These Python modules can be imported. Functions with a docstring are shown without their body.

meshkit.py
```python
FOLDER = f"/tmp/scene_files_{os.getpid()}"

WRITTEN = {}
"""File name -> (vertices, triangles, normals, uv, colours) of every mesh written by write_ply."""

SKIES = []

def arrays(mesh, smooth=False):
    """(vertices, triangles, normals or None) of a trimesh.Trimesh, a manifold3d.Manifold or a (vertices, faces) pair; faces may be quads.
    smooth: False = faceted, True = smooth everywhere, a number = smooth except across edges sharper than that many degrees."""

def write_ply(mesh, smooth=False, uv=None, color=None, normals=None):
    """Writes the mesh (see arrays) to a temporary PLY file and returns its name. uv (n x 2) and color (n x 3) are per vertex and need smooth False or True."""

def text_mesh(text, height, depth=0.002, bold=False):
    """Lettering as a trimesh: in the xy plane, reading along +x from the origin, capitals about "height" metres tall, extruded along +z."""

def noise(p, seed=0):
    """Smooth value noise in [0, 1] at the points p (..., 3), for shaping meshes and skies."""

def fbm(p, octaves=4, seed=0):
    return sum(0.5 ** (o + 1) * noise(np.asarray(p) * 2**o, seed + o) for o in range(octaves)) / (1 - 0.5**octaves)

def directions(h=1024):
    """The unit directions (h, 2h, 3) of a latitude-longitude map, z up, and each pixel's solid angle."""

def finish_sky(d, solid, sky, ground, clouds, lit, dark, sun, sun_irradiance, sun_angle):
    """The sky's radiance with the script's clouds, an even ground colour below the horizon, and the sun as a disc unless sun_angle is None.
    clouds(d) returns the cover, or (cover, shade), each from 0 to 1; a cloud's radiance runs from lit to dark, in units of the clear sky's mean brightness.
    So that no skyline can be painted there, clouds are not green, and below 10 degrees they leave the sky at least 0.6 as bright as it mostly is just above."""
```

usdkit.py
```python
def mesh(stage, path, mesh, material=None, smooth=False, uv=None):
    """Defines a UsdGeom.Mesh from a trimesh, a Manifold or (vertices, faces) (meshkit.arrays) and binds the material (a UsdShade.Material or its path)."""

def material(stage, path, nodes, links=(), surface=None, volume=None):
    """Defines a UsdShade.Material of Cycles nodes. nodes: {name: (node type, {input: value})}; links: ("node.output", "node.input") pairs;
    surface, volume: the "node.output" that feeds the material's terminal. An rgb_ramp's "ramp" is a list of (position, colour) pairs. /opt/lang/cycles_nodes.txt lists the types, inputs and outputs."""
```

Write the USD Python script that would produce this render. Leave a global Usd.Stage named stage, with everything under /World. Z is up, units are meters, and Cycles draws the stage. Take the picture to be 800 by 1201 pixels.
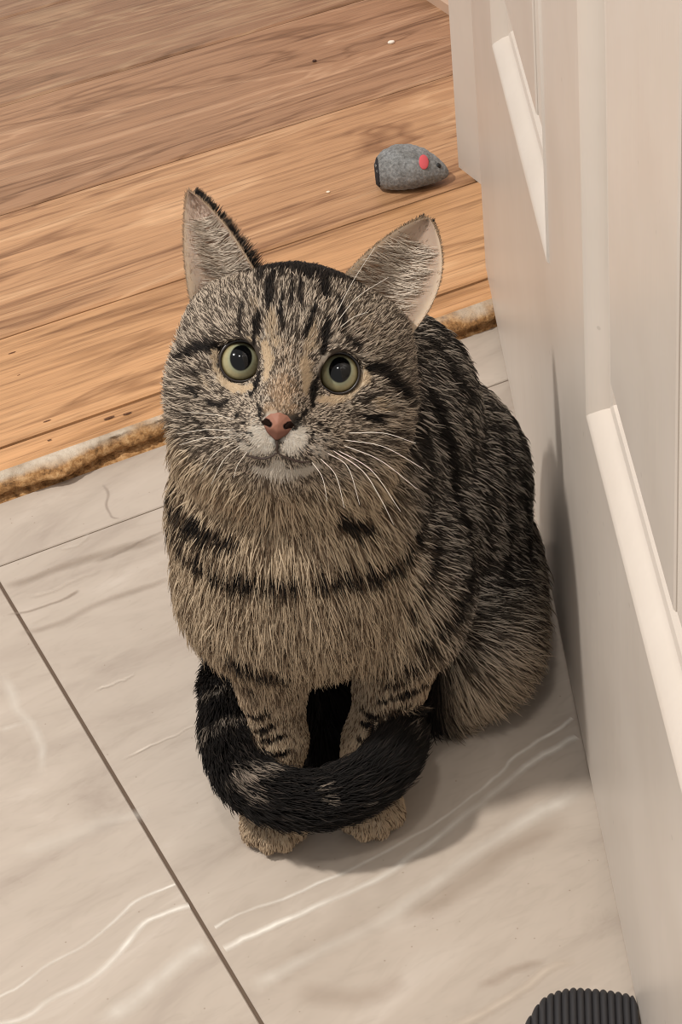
import math
import numpy as np, trimesh, usdkit
from scipy.spatial import cKDTree
from meshkit import noise, fbm
from pxr import Usd, UsdGeom, UsdLux, UsdShade, Gf, Vt, Sdf

stage = Usd.Stage.CreateInMemory()
UsdGeom.Xform.Define(stage, '/World')
UsdGeom.Scope.Define(stage, '/World/Looks')

# ------------------------------------------------------------------ camera
H, F = 0.85, 2400.0                     # camera height in metres, focal length in pixels of the 800 x 1201 frame
PITCH, ROLL = math.radians(37.496), math.radians(6.577)
fwd = np.array([0, math.cos(PITCH), -math.sin(PITCH)])
rt0 = np.array([1.0, 0, 0]); dn0 = np.cross(fwd, rt0)
CX = math.cos(ROLL) * rt0 + math.sin(ROLL) * dn0      # camera right
CY = -math.sin(ROLL) * rt0 + math.cos(ROLL) * dn0     # camera down
EYE = np.array([0, 0, H])
M3 = np.array([CX, CY, fwd])
cam = UsdGeom.Camera.Define(stage, '/World/camera')
cam.CreateHorizontalApertureAttr(36.0); cam.CreateVerticalApertureAttr(36.0 * 1201 / 800)
cam.CreateFocalLengthAttr(36.0 * F / 800)
cam.CreateClippingRangeAttr(Gf.Vec2f(0.05, 50))
mat = np.eye(4); mat[0, :3], mat[1, :3], mat[2, :3], mat[3, :3] = CX, -CY, -fwd, EYE
UsdGeom.Xformable(cam).AddTransformOp().Set(Gf.Matrix4d(*mat.ravel().tolist()))
cam.CreateExposureAttr(0.0)

# ------------------------------------------------------------------ light: two small bulbs of the ceiling lamp, and the room's own glow
def bulb(name, pos, radius, power, colour):
    l = UsdLux.SphereLight.Define(stage, '/World/' + name)
    l.CreateRadiusAttr(radius); l.CreateIntensityAttr(power); l.CreateColorAttr(Gf.Vec3f(*colour))
    UsdGeom.Xformable(l).AddTranslateOp().Set(Gf.Vec3d(*pos))
bulb('bulb_light', (-0.99, 0.62, 2.08), 0.075, 725, (1, 0.94, 0.875))
bulb('bulb_light_001', (-0.10, 0.05, 2.10), 0.075, 122, (1, 0.94, 0.875))
dome = UsdLux.DomeLight.Define(stage, '/World/room_glow')
dome.CreateIntensityAttr(0.18); dome.CreateColorAttr(Gf.Vec3f(1.0, 0.96, 0.93))

# ------------------------------------------------------------------ helpers
def ray(px, py):
    return M3.T @ np.array([px - 400.0, py - 600.5, F]) / F
def fl(px, py, z=0.0):                  # the point at height z seen at a pixel
    d = ray(px, py); return EYE + (z - H) / d[2] * d
def at(px, py, Y):                      # the point at distance Y seen at a pixel
    d = ray(px, py); return EYE + Y / d[1] * d
def atd(px, py, d):                     # the point at camera depth d
    return EYE + d * ray(px, py)
def proj(P):
    q = (np.asarray(P) - EYE) @ M3.T
    return np.c_[400 + F * q[:, 0] / q[:, 2], 600.5 + F * q[:, 1] / q[:, 2]], q[:, 2]
used = {}
def numbered(parent, name):
    k = used.get((parent, name), 0); used[(parent, name)] = k + 1
    return f'{parent}/{name}' if k == 0 else f'{parent}/{name}_{k:03d}'
def tag(p, label=None, cat=None, group=None, kind=None):
    p = p.GetPrim() if hasattr(p, 'GetPrim') else p
    for k, v in (('label', label), ('category', cat), ('group', group), ('kind', kind)):
        if v: p.SetCustomDataByKey(k, v)
    return p
def pathof(parent):
    return '/World' if parent is None else str(parent.GetPath())
def thing(name, label=None, cat=None, kind=None, group=None):
    x = UsdGeom.Xform.Define(stage, numbered('/World', name))
    return tag(x, label, cat, group, kind)
def obj(name, mesh, m, parent=None, smooth=30, label=None, cat=None, kind=None, **attrs):
    p = usdkit.mesh(stage, numbered(pathof(parent), name), mesh, m, smooth)
    for k, v in attrs.items():
        v = np.asarray(v, np.float32)
        t = Sdf.ValueTypeNames.FloatArray if v.ndim == 1 else Sdf.ValueTypeNames.Color3fArray
        UsdGeom.PrimvarsAPI(p).CreatePrimvar(k, t, 'vertex').Set(Vt.FloatArray.FromNumpy(v) if v.ndim == 1 else Vt.Vec3fArray.FromNumpy(v))
    return tag(p, label, cat, None, kind)
def lin(r, g, b):
    c = np.array([r, g, b]) / 255.0
    return tuple(np.where(c < 0.04045, c / 12.92, ((c + 0.055) / 1.055) ** 2.4).tolist())
MATS = {}
def plain(name, col, rough=0.5, **kw):
    MATS[name] = usdkit.material(stage, '/World/Looks/' + name, {'p': ('principled_bsdf', {'base_color': col, 'roughness': rough, **kw})}, surface='p.BSDF')
    return MATS[name]
def bevel_prism(poly, z0, z1, b):
    """A slab with a chamfered upper edge over a convex polygon (n x 2), from z0 up to z1."""
    import shapely
    P = shapely.Polygon(poly)
    if not P.exterior.is_ccw: poly = poly[::-1]
    poly = np.asarray(poly, float); n = len(poly)
    inner = np.array(shapely.Polygon(poly).buffer(-b, join_style='mitre').exterior.coords)[:-1]
    inner = np.array([inner[np.argmin(np.linalg.norm(inner - q, axis=1))] for q in poly])
    v = np.vstack([np.c_[poly, np.full(n, z0)], np.c_[poly, np.full(n, z1 - b)], np.c_[inner, np.full(n, z1)]])
    f = []
    for a in (0, n):
        for i in range(n):
            j = (i + 1) % n; f += [[a + i, a + j, a + n + j], [a + i, a + n + j, a + n + i]]
    f += [[2 * n, 2 * n + i, 2 * n + i + 1] for i in range(1, n - 1)] + [[0, i + 1, i] for i in range(1, n - 1)]
    return trimesh.Trimesh(v, np.array(f), process=False)
def tube(points, radii, sides=10, closed_ends=True, squash=None):
    p = np.asarray(points, float); r = np.broadcast_to(radii, (len(p),)).astype(float)
    t = np.gradient(p, axis=0); t /= np.linalg.norm(t, axis=1, keepdims=True)
    a = np.cross(t[0], [0.3, 0.2, 1.0]); frames = []
    for k in range(len(p)):
        a = a - t[k] * (a @ t[k]); a /= np.linalg.norm(a); frames.append((a, np.cross(t[k], a)))
    ang = np.arange(sides) * 2 * np.pi / sides
    v = np.vstack([p[k] + r[k] * (np.cos(ang)[:, None] * frames[k][0] + np.sin(ang)[:, None] * frames[k][1]) for k in range(len(p))])
    f = []
    for k in range(len(p) - 1):
        for i in range(sides):
            j = (i + 1) % sides; A = k * sides
            f += [[A + i, A + j, A + sides + j], [A + i, A + sides + j, A + sides + i]]
    if closed_ends:
        n = len(v); v = np.vstack([v, p[0], p[-1]])
        f += [[n, (i + 1) % sides, i] for i in range(sides)] + [[n + 1, n - sides + i, n - sides + (i + 1) % sides] for i in range(sides)]
    return trimesh.Trimesh(v, np.array(f), process=False)
def spline(pts, n):
    """Catmull-Rom through the rows of pts (any width), n samples."""
    p = np.asarray(pts, float); q = np.vstack([2 * p[0] - p[1], p, 2 * p[-1] - p[-2]])
    s = np.linspace(0, len(p) - 1 - 1e-9, n); i = s.astype(int); t = (s - i)[:, None]
    a, b, c, d = q[i], q[i + 1], q[i + 2], q[i + 3]
    return 0.5 * (2 * b + (c - a) * t + (2 * a - 5 * b + 4 * c - d) * t**2 + (3 * b - a - 3 * c + d) * t**3)

# ------------------------------------------------------------------ floors
AZ = math.radians(22.49)
U2, V2 = np.array([math.cos(AZ), math.sin(AZ)]), np.array([-math.sin(AZ), math.cos(AZ)])
def uv(u, v): return u * U2 + v * V2
ZW = 0.020                              # the wooden floor lies this much above the tiles
def vof(px, py, z): return float(fl(px, py, z)[:2] @ V2)
def uof(px, py, z): return float(fl(px, py, z)[:2] @ U2)

def wood(name, dark, mid, light, off, fig=1.0, pores=1.0):
    """Oak-like plank: long grain, cathedral figure, pores. off: which bit of the log."""
    n = {
        'g': ('geometry', {}),
        'r': ('mapping', {'mapping_type': 'point', 'rotation': (0, 0, -AZ), 'location': off}),
        's1': ('mapping', {'scale': (2.2, 15, 1)}), 's2': ('mapping', {'scale': (7, 230, 1)}), 's3': ('mapping', {'scale': (26, 700, 1)}), 's4': ('mapping', {'scale': (1.6, 4, 1)}),
        'n1': ('noise_texture', {'scale': 1.0, 'detail': 4.0, 'roughness': 0.55, 'distortion': 0.9}),
        'w': ('math', {'math_type': 'multiply', 'value2': 7.0 * fig}), 'wf': ('math', {'math_type': 'pingpong', 'value2': 1.0}),
        'n2': ('noise_texture', {'scale': 1.0, 'detail': 6.0, 'roughness': 0.7, 'distortion': 0.5}),
        'n3': ('noise_texture', {'scale': 1.0, 'detail': 2.0}),
        'n4': ('noise_texture', {'scale': 1.0, 'detail': 2.0}),
        'c1': ('rgb_ramp', {'ramp': [(0, dark), (0.28, mid), (0.75, mid), (1, light)]}),
        'c2': ('rgb_ramp', {'ramp': [(0.36, (0.52, 0.47, 0.43)), (0.45, (0.86, 0.84, 0.82)), (0.53, (1.02, 1.01, 1.0)), (0.66, (1.16, 1.14, 1.12))]}),
        'c3': ('rgb_ramp', {'ramp': [(0.33, (0.62, 0.55, 0.5)), (0.44, (1, 1, 1))]}),
        'c4': ('rgb_ramp', {'ramp': [(0.3, (0.86, 0.84, 0.83)), (0.7, (1.1, 1.1, 1.1))]}),
        'm2': ('mix', {'mix_type': 'multiply', 'fac': 0.72}), 'm3': ('mix', {'mix_type': 'multiply', 'fac': 0.42 * pores}), 'm4': ('mix', {'mix_type': 'multiply', 'fac': 0.8}),
        'b': ('bump', {'strength': 0.15, 'distance': 0.001}),
        'p': ('principled_bsdf', {'roughness': 0.42, 'specular_ior_level': 0.35}),
    }
    L = [('g.position', 'r.vector')] + [('r.vector', f's{i}.vector') for i in (1, 2, 3, 4)] + [(f's{i}.vector', f'n{i}.vector') for i in (1, 2, 3, 4)]
    L += [('n1.fac', 'w.value1'), ('w.value', 'wf.value1'), ('wf.value', 'c1.fac'), ('n2.fac', 'c2.fac'), ('n3.fac', 'c3.fac'), ('n4.fac', 'c4.fac'),
          ('c1.color', 'm2.color1'), ('c2.color', 'm2.color2'), ('m2.color', 'm3.color1'), ('c3.color', 'm3.color2'), ('m3.color', 'm4.color1'), ('c4.color', 'm4.color2'),
          ('m4.color', 'p.base_color'), ('n2.fac', 'b.height'), ('b.normal', 'p.normal')]
    return usdkit.material(stage, '/World/Looks/' + name, n, L, surface='p.BSDF')

seams = [vof(300, -182, ZW), vof(300, -62, ZW), vof(300, 36, ZW), vof(300, 158, ZW), vof(300, 297, ZW), vof(300, 419, ZW), vof(300, 446, ZW)]
V_EDGE = seams[-1]
wood_floor = thing('floor', 'orange-brown oak plank floor of the room behind the cat', 'floor', 'structure')
tones = [((133, 102, 76), (158, 124, 97), (174, 142, 113)), ((131, 100, 74), (158, 123, 95), (176, 144, 113)), ((137, 102, 74), (170, 132, 101), (191, 154, 122)),
         ((147, 108, 76), (187, 145, 107), (205, 165, 126)), ((158, 117, 80), (199, 154, 111), (216, 175, 132)), ((166, 123, 82), (203, 156, 111), (220, 179, 134))]
obj('subfloor', trimesh.Trimesh(np.array([[*uv(u, v), z] for z in (0.0, ZW - 0.004) for u, v in ((-0.9, V_EDGE + 0.004), (2.2, V_EDGE + 0.004), (2.2, seams[0] - 0.01), (-0.9, seams[0] - 0.01))]),
    np.array([[4, 5, 6], [4, 6, 7], [0, 1, 5], [0, 5, 4], [1, 2, 6], [1, 6, 5], [2, 3, 7], [2, 7, 6], [3, 0, 4], [3, 4, 7], [0, 2, 1], [0, 3, 2]]), process=False), plain('subfloor_dark', lin(60, 42, 30), 0.8), wood_floor, False)
for k in range(6):
    v1, v0 = seams[k] - 0.0014, seams[k + 1] + 0.0014
    m = wood('oak_%d' % k, *[lin(*c) for c in tones[k]], off=(0.37 * k + 0.2, 0.13 * k, 0.7 * k), fig=(1.0, 1.0, 1.2, 1.0, 0.7, 0.5)[k])
    ends = [-0.9, 2.2]
    for a, b in zip(ends[:-1], ends[1:]):
        obj('plank' if k < 5 else 'nosing', bevel_prism(np.array([uv(a, v0), uv(b, v0), uv(b, v1), uv(a, v1)]), ZW - 0.014 if k == 5 else ZW - 0.004, ZW - (0.0008 if k == 5 else 0.0), 0.0018), m, wood_floor, False)

# crumbling filler under the edge of the planks
def filler():
    n, k = 700, 16
    us = np.linspace(uof(0, 560, 0) - 0.15, uof(600, 345, 0) + 0.12, n)
    prof = np.array([(0.012, 0.0), (0.012, 0.017), (0.0, 0.018), (-0.0035, 0.0178), (-0.006, 0.0165), (-0.0085, 0.0145), (-0.0105, 0.012), (-0.0115, 0.010), (-0.0115, 0.008), (-0.0095, 0.0065), (-0.0065, 0.006), (-0.0055, 0.005), (-0.0055, 0.0035), (-0.0065, 0.002), (-0.0085, 0.001), (-0.0105, 0.0)])
    V, wht = [], []
    for i, u in enumerate(us):
        jag = (fbm(np.array([[u * 22, 0, 0]]), 4, 3)[0] - 0.5)
        for j, (dv, z) in enumerate(prof):
            q = np.array([[u * 260, dv * 260, z * 260]])
            amp = 0 if j < 3 or z < 0.0005 else 0.0030
            d = amp * (fbm(q * 1.0, 3, 5)[0] - 0.5) + (0.006 * jag if 3 < j < 14 else 0)
            P = uv(u, V_EDGE + dv * (1 + 0.9 * jag * (3 < j < 14)) - d)
            V.append([*P, max(z + (0.0022 * (fbm(q + 9, 3, 8)[0] - 0.5) if amp else 0), 0.0)])
            wht.append(float(np.clip((z - 0.0150) / 0.004 + 3.0 * (fbm(np.array([[u * 34, z * 90, 0.0]]), 3, 4)[0] - 0.5), 0, 1)) if dv > -0.0112 and z > 0.008 else 0.0)
    f = []
    for i in range(n - 1):
        for j in range(len(prof) - 1):
            a, b = i * len(prof) + j, (i + 1) * len(prof) + j
            f += [[a, b + 1, b], [a, a + 1, b + 1]]
    return trimesh.Trimesh(np.array(V), np.array(f), process=False), np.array(wht)
filler_mat = usdkit.material(stage, '/World/Looks/filler', {
    'a': ('attribute', {'attribute': 'whiteness'}), 'g': ('geometry', {}),
    'n': ('noise_texture', {'scale': 170.0, 'detail': 5.0, 'roughness': 0.7}), 'n2': ('noise_texture', {'scale': 45.0, 'detail': 3.0}),
    'c': ('rgb_ramp', {'ramp': [(0.32, lin(96, 70, 46)), (0.5, lin(170, 128, 84)), (0.66, lin(204, 166, 120))]}),
    'w': ('rgb_ramp', {'ramp': [(0.3, lin(150, 130, 108)), (0.6, lin(205, 192, 174))]}),
    'm': ('mix', {'mix_type': 'mix'}), 'b': ('bump', {'strength': 0.8, 'distance': 0.003}), 'p': ('principled_bsdf', {'roughness': 0.9, 'specular_ior_level': 0.1})},
    [('g.position', 'n.vector'), ('g.position', 'n2.vector'), ('n.fac', 'c.fac'), ('n2.fac', 'w.fac'), ('a.fac', 'm.fac'), ('c.color', 'm.color1'), ('w.color', 'm.color2'), ('m.color', 'p.base_color'), ('n.fac', 'b.height'), ('b.normal', 'p.normal')], surface='p.BSDF')
fm, fw = filler()
obj('trim_1', fm, filler_mat, None, True, 'rough crumbling tan and white filler strip under the plank edge', 'threshold', 'structure', whiteness=fw)

# tiles
tile_floor = thing('floor', 'kitchen floor of large beige veined porcelain tiles', 'floor', 'structure')
def tile_mat(name, off):
    return usdkit.material(stage, '/World/Looks/' + name, {
        'g': ('geometry', {}), 'r': ('mapping', {'mapping_type': 'point', 'rotation': (0, 0, -AZ - 0.12), 'location': off}), 's': ('mapping', {'scale': (5, 16, 1)}), 's2': ('mapping', {'scale': (22, 70, 1)}),
        'n': ('noise_texture', {'scale': 1.0, 'detail': 6.0, 'roughness': 0.6, 'distortion': 1.4}), 'n2': ('noise_texture', {'scale': 1.0, 'detail': 6.0, 'roughness': 0.65, 'distortion': 2.0}),
        'sp': ('voronoi_texture', {'scale': 95.0}), 'spr': ('rgb_ramp', {'ramp': [(0.035, (0.55, 0.47, 0.42)), (0.06, (1, 1, 1))]}),
        'c': ('rgb_ramp', {'ramp': [(0.28, lin(166, 153, 141)), (0.45, lin(180, 168, 155)), (0.6, lin(186, 174, 161)), (0.75, lin(195, 184, 172))]}),
        'c2': ('rgb_ramp', {'ramp': [(0.30, (0.86, 0.845, 0.83)), (0.48, (1, 1, 1)), (0.72, (1.05, 1.05, 1.05))]}),
        'm': ('mix', {'mix_type': 'multiply', 'fac': 0.5}), 'm2': ('mix', {'mix_type': 'multiply', 'fac': 0.6}),
        'p': ('principled_bsdf', {'roughness': 0.38, 'specular_ior_level': 0.4})},
        [('g.position', 'r.vector'), ('r.vector', 's.vector'), ('r.vector', 's2.vector'), ('s.vector', 'n.vector'), ('s2.vector', 'n2.vector'), ('r.vector', 'sp.vector'), ('sp.distance', 'spr.fac'), ('n.fac', 'c.fac'), ('n2.fac', 'c2.fac'), ('c.color', 'm.color1'), ('c2.color', 'm.color2'),
         ('m.color', 'm2.color1'), ('spr.color', 'm2.color2'), ('m2.color', 'p.base_color')], surface='p.BSDF')
V_T = vof(101, 626.5, 0.0)              # the joint along the threshold
U_J = (uof(0, 685, 0) + uof(308, 1201, 0)) / 2
T = 0.60
obj('grout', bevel_prism(np.array([uv(-1.3, -0.3), uv(2.0, -0.3), uv(2.0, V_EDGE + 0.02), uv(-1.3, V_EDGE + 0.02)]), -0.02, -0.0012, 0.0005), plain('grout', lin(96, 80, 66), 0.9), tile_floor, False)
g = 0.0011
tiles = {}
for i, u0 in enumerate((U_J - 2 * T, U_J - T, U_J, U_J + T)):
    for j, (v0, v1) in enumerate(((V_T, V_EDGE + 0.008), (V_T - T, V_T), (V_T - 2 * T, V_T - T))):
        gj = g if j else g
        tiles[i, j] = obj('tile', bevel_prism(np.array([uv(u0 + g, v0 + (0.0006 if j == 0 else g)), uv(u0 + T - g, v0 + (0.0006 if j == 0 else g)), uv(u0 + T - g, v1 - (0.0006 if j == 1 else g)), uv(u0 + g, v1 - (0.0006 if j == 1 else g))]), -0.010, 0.0, 0.0007),
            tile_mat('tile_%d_%d' % (i, j), (0.61 * i + 3, 0.83 * j, 1.7 * i + j)), tile_floor, False)
vein_mat = usdkit.material(stage, '/World/Looks/vein', {
    'a': ('attribute', {'attribute': 'strength'}), 't': ('attribute', {'attribute': 'tint'}), 'g': ('geometry', {}), 'n': ('noise_texture', {'scale': 70.0, 'detail': 3.0}), 'm': ('math', {'math_type': 'multiply_add', 'value2': 1.0, 'value3': 0.4}),
    'x': ('math', {'math_type': 'multiply', 'use_clamp': True}), 'tr': ('transparent_bsdf', {}), 'p': ('principled_bsdf', {'roughness': 0.38, 'specular_ior_level': 0.4}), 'mx': ('mix_closure', {})},
    [('g.position', 'n.vector'), ('n.fac', 'm.value1'), ('m.value', 'x.value1'), ('a.fac', 'x.value2'), ('x.value', 'mx.fac'), ('tr.BSDF', 'mx.closure1'), ('p.BSDF', 'mx.closure2'), ('t.color', 'p.base_color')], surface='mx.closure')
rng = np.random.default_rng(5)
VZ = [0.0001]
def vein(px, w, tile, strength=0.9, tint=(236, 229, 218)):
    """A printed vein lying on a tile: a ribbon that fades at its edges."""
    VZ[0] += 0.00002
    pts = np.array([fl(x, y, 0)[:2] for x, y in px]); n = max(24, int(np.linalg.norm(np.diff(pts, axis=0), axis=1).sum() / 0.004))
    c = spline(pts, n); t = np.gradient(c, axis=0); t /= np.linalg.norm(t, axis=1, keepdims=True); nn = np.c_[-t[:, 1], t[:, 0]]
    s = np.arange(n)[:, None] * 0.004
    seed = rng.uniform(0, 50)
    c = c + nn * (0.0035 * (fbm(np.c_[s * 60 + seed, s * 0, s * 0], 3, 2) - 0.5))[:, None]
    wid = w * (0.65 + 0.8 * fbm(np.c_[s * 25 + seed, s * 0 + 5, s * 0], 3, 7))
    prof = [(-1, 0), (-0.4, 0.6), (0, 1), (0.35, 0.75), (1, 0)]
    V = np.concatenate([np.c_[c + nn * (wid * o)[:, None], np.full(n, VZ[0])] for o, _ in prof]).reshape(5, n, 3).transpose(1, 0, 2).reshape(-1, 3)
    end = np.clip(np.minimum(np.arange(n), np.arange(n)[::-1]) / 4.0, 0, 1) if strength < 0.85 else np.ones(n)
    S = (np.array([a for _, a in prof])[None] * end[:, None] * strength * (0.55 + 0.9 * fbm(np.c_[s * 18 + seed, s * 0 + 9, s * 0], 2, 1))[:, None]).ravel()
    f = []
    for i in range(n - 1):
        for j in range(4):
            a = i * 5 + j; f += [[a, a + 6, a + 5], [a, a + 1, a + 6]]
    obj('vein', trimesh.Trimesh(V, np.array(f), process=False), vein_mat, tile, False, strength=S, tint=np.tile(lin(*tint), (len(V), 1)))
LT, RT, TT = tiles[1, 1], tiles[2, 1], tiles[2, 0]
P_L, P_R = None, None
vein([(-8, 1173), (25, 1155), (60, 1131), (100, 1108), (135, 1080), (160, 1058), (185, 1046), (206, 1038)], 0.0017, LT, 0.9)
vein([(-8, 1203), (35, 1191), (65, 1170), (110, 1146), (145, 1113), (170, 1083), (195, 1072), (222, 1062)], 0.0028, LT, 1.0)
vein([(110, 1205), (150, 1180), (190, 1145), (230, 1115), (246, 1108)], 0.007, LT, 0.55)
vein([(0, 790), (12, 810), (18, 828), (40, 855), (48, 880), (50, 915)], 0.0042, LT, 0.5)
vein([(-6, 858), (30, 848), (44, 850)], 0.003, LT, 0.35)
vein([(8, 1000), (60, 990), (140, 960), (180, 955)], 0.008, LT, 0.35)
vein([(252, 1088), (300, 1066), (360, 1043), (430, 1012), (500, 972), (560, 930), (600, 893), (640, 865), (672, 843)], 0.0017, RT, 0.9)
vein([(263, 1113), (320, 1085), (380, 1061), (440, 1032), (505, 990), (560, 946), (610, 905), (650, 880), (676, 864)], 0.0030, RT, 1.0)
vein([(292, 1160), (345, 1130), (400, 1106), (460, 1073), (520, 1032), (570, 992), (620, 962), (690, 925)], 0.0062, RT, 0.62)
vein([(300, 1150), (380, 1110), (450, 1065)], 0.014, RT, 0.16, (170, 152, 136))
vein([(470, 1085), (540, 1040), (600, 998), (670, 960)], 0.012, RT, 0.25, (166, 146, 128))
vein([(500, 1215), (560, 1192), (610, 1165), (640, 1140), (676, 1125)], 0.0032, RT, 0.7, (212, 198, 182))
vein([(560, 1160), (600, 1140), (640, 1128)], 0.004, RT, 0.4, (172, 152, 136))
vein([(340, 1165), (420, 1170), (480, 1150)], 0.010, RT, 0.3, (176, 158, 142))
vein([(6, 722), (40, 716), (80, 700), (94, 692)], 0.0016, RT, 0.55, (158, 142, 127))
vein([(2, 690), (40, 678), (90, 660), (140, 645), (195, 628)], 0.005, RT, 0.45, (164, 148, 133))
vein([(110, 660), (150, 645), (170, 632), (205, 620)], 0.0018, RT, 0.6, (156, 141, 127))
vein([(20, 745), (70, 732), (120, 706), (170, 690), (205, 676)], 0.0035, RT, 0.35, (168, 152, 137))
vein([(30, 700), (60, 695), (100, 676), (120, 668)], 0.003, RT, 0.5, (212, 200, 186))
vein([(66, 645), (90, 640), (100, 634), (102, 626)], 0.0022, RT, 0.6, (214, 203, 190))
vein([(140, 892), (180, 874), (215, 858), (250, 845)], 0.0014, RT, 0.7, (216, 205, 191))
vein([(110, 812), (140, 800), (160, 790)], 0.0014, RT, 0.6, (216, 205, 191))
vein([(120, 568), (126, 580), (124, 595), (132, 606), (140, 609)], 0.0012, TT, 0.6, (164, 150, 138))

# ------------------------------------------------------------------ door, jamb, wall beyond
ZD = 0.016                              # clearance under the door
D0, D1, D2 = fl(570, 318, ZD), fl(687, 890, ZD), fl(750, 1190, ZD)
e2 = (D2 - D0)[:2]; e2 /= np.linalg.norm(e2)
n2 = np.array([e2[1], -e2[0]]);  n2 = n2 if n2[0] < 0 else -n2           # the door's normal, towards the cat
def on_door(px, py, off=0.0):
    o = D0[:2] + off * n2; d = ray(px, py); t = n2 @ (o - EYE[:2]) / (n2 @ d[:2]); P = EYE + t * d
    return float((P[:2] - D0[:2]) @ e2), float(P[2])
def door_pt(s, z, off): return np.array([*(D0[:2] + s * e2 + off * n2), z])
paint = usdkit.material(stage, '/World/Looks/white_paint', {
    'g': ('geometry', {}), 's': ('mapping', {'scale': (60, 60, 5)}), 'n': ('noise_texture', {'scale': 1.0, 'detail': 5.0, 'roughness': 0.6}), 'n2': ('noise_texture', {'scale': 9.0, 'detail': 4.0}), 'sp': ('voronoi_texture', {'scale': 34.0}),
    'spr': ('rgb_ramp', {'ramp': [(0.03, (0.45, 0.42, 0.4)), (0.05, (1, 1, 1))]}), 'c': ('rgb_ramp', {'ramp': [(0.3, lin(196, 186, 175)), (0.7, lin(206, 197, 187))]}), 'm': ('mix', {'mix_type': 'multiply', 'fac': 0.35}),
    'b': ('bump', {'strength': 0.22, 'distance': 0.002}), 'p': ('principled_bsdf', {'roughness': 0.36, 'specular_ior_level': 0.45})},
    [('g.position', 's.vector'), ('s.vector', 'n.vector'), ('g.position', 'n2.vector'), ('g.position', 'sp.vector'), ('sp.distance', 'spr.fac'), ('n2.fac', 'c.fac'), ('c.color', 'm.color1'), ('spr.color', 'm.color2'), ('m.color', 'p.base_color'), ('n.fac', 'b.height'), ('b.normal', 'p.normal')], surface='p.BSDF')
def slab(s0, s1, z0, z1, o0, o1, b=0.0):
    """A block of the door between distances s and heights z, from depth o0 out to o1, with a chamfer b on its outer edges."""
    P = [door_pt(s, z, o0) for s, z in ((s0, z0), (s1, z0), (s1, z1), (s0, z1))] + [door_pt(s, z, o1 - b) for s, z in ((s0, z0), (s1, z0), (s1, z1), (s0, z1))] + [door_pt(s, z, o1) for s, z in ((s0 + b, z0 + b), (s1 - b, z0 + b), (s1 - b, z1 - b), (s0 + b, z1 - b))]
    f = [[8, 9, 10], [8, 10, 11], [0, 2, 1], [0, 3, 2]]
    for a in (0, 4):
        for i in range(4):
            j = (i + 1) % 4; f += [[a + i, a + j, a + 4 + j], [a + i, a + 4 + j, a + 4 + i]]
    m = trimesh.Trimesh(np.array(P), np.array(f), process=False); m.fix_normals(); return m
door = thing('door_1', 'white painted panel door standing open beside the cat', 'door', 'structure')
S_L0 = on_door(577, 12)[0]; S_L1 = on_door(645, 332)[0]; S_R0 = on_door(690, 490)[0]
Z_R = (on_door(645, 332)[1] + on_door(735, 640)[1]) / 2
S_R1, S_END, Z_TOP = S_R0 + (S_L1 - S_L0), S_R0 + (S_L1 - S_L0) + 0.115, 0.95
print('door', S_L0, S_L1, S_R0, Z_R, S_END)
TH = 0.035
obj('bottom_rail', slab(0, S_END, ZD, Z_R, -TH, 0), paint, door, False)
obj('stile', slab(0, S_L0, Z_R, Z_TOP, -TH, 0), paint, door, False)
obj('mullion', slab(S_L1, S_R0, Z_R, Z_TOP, -TH, 0), paint, door, False)
obj('stile', slab(S_R1, S_END, Z_R, Z_TOP, -TH, 0), paint, door, False)
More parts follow.
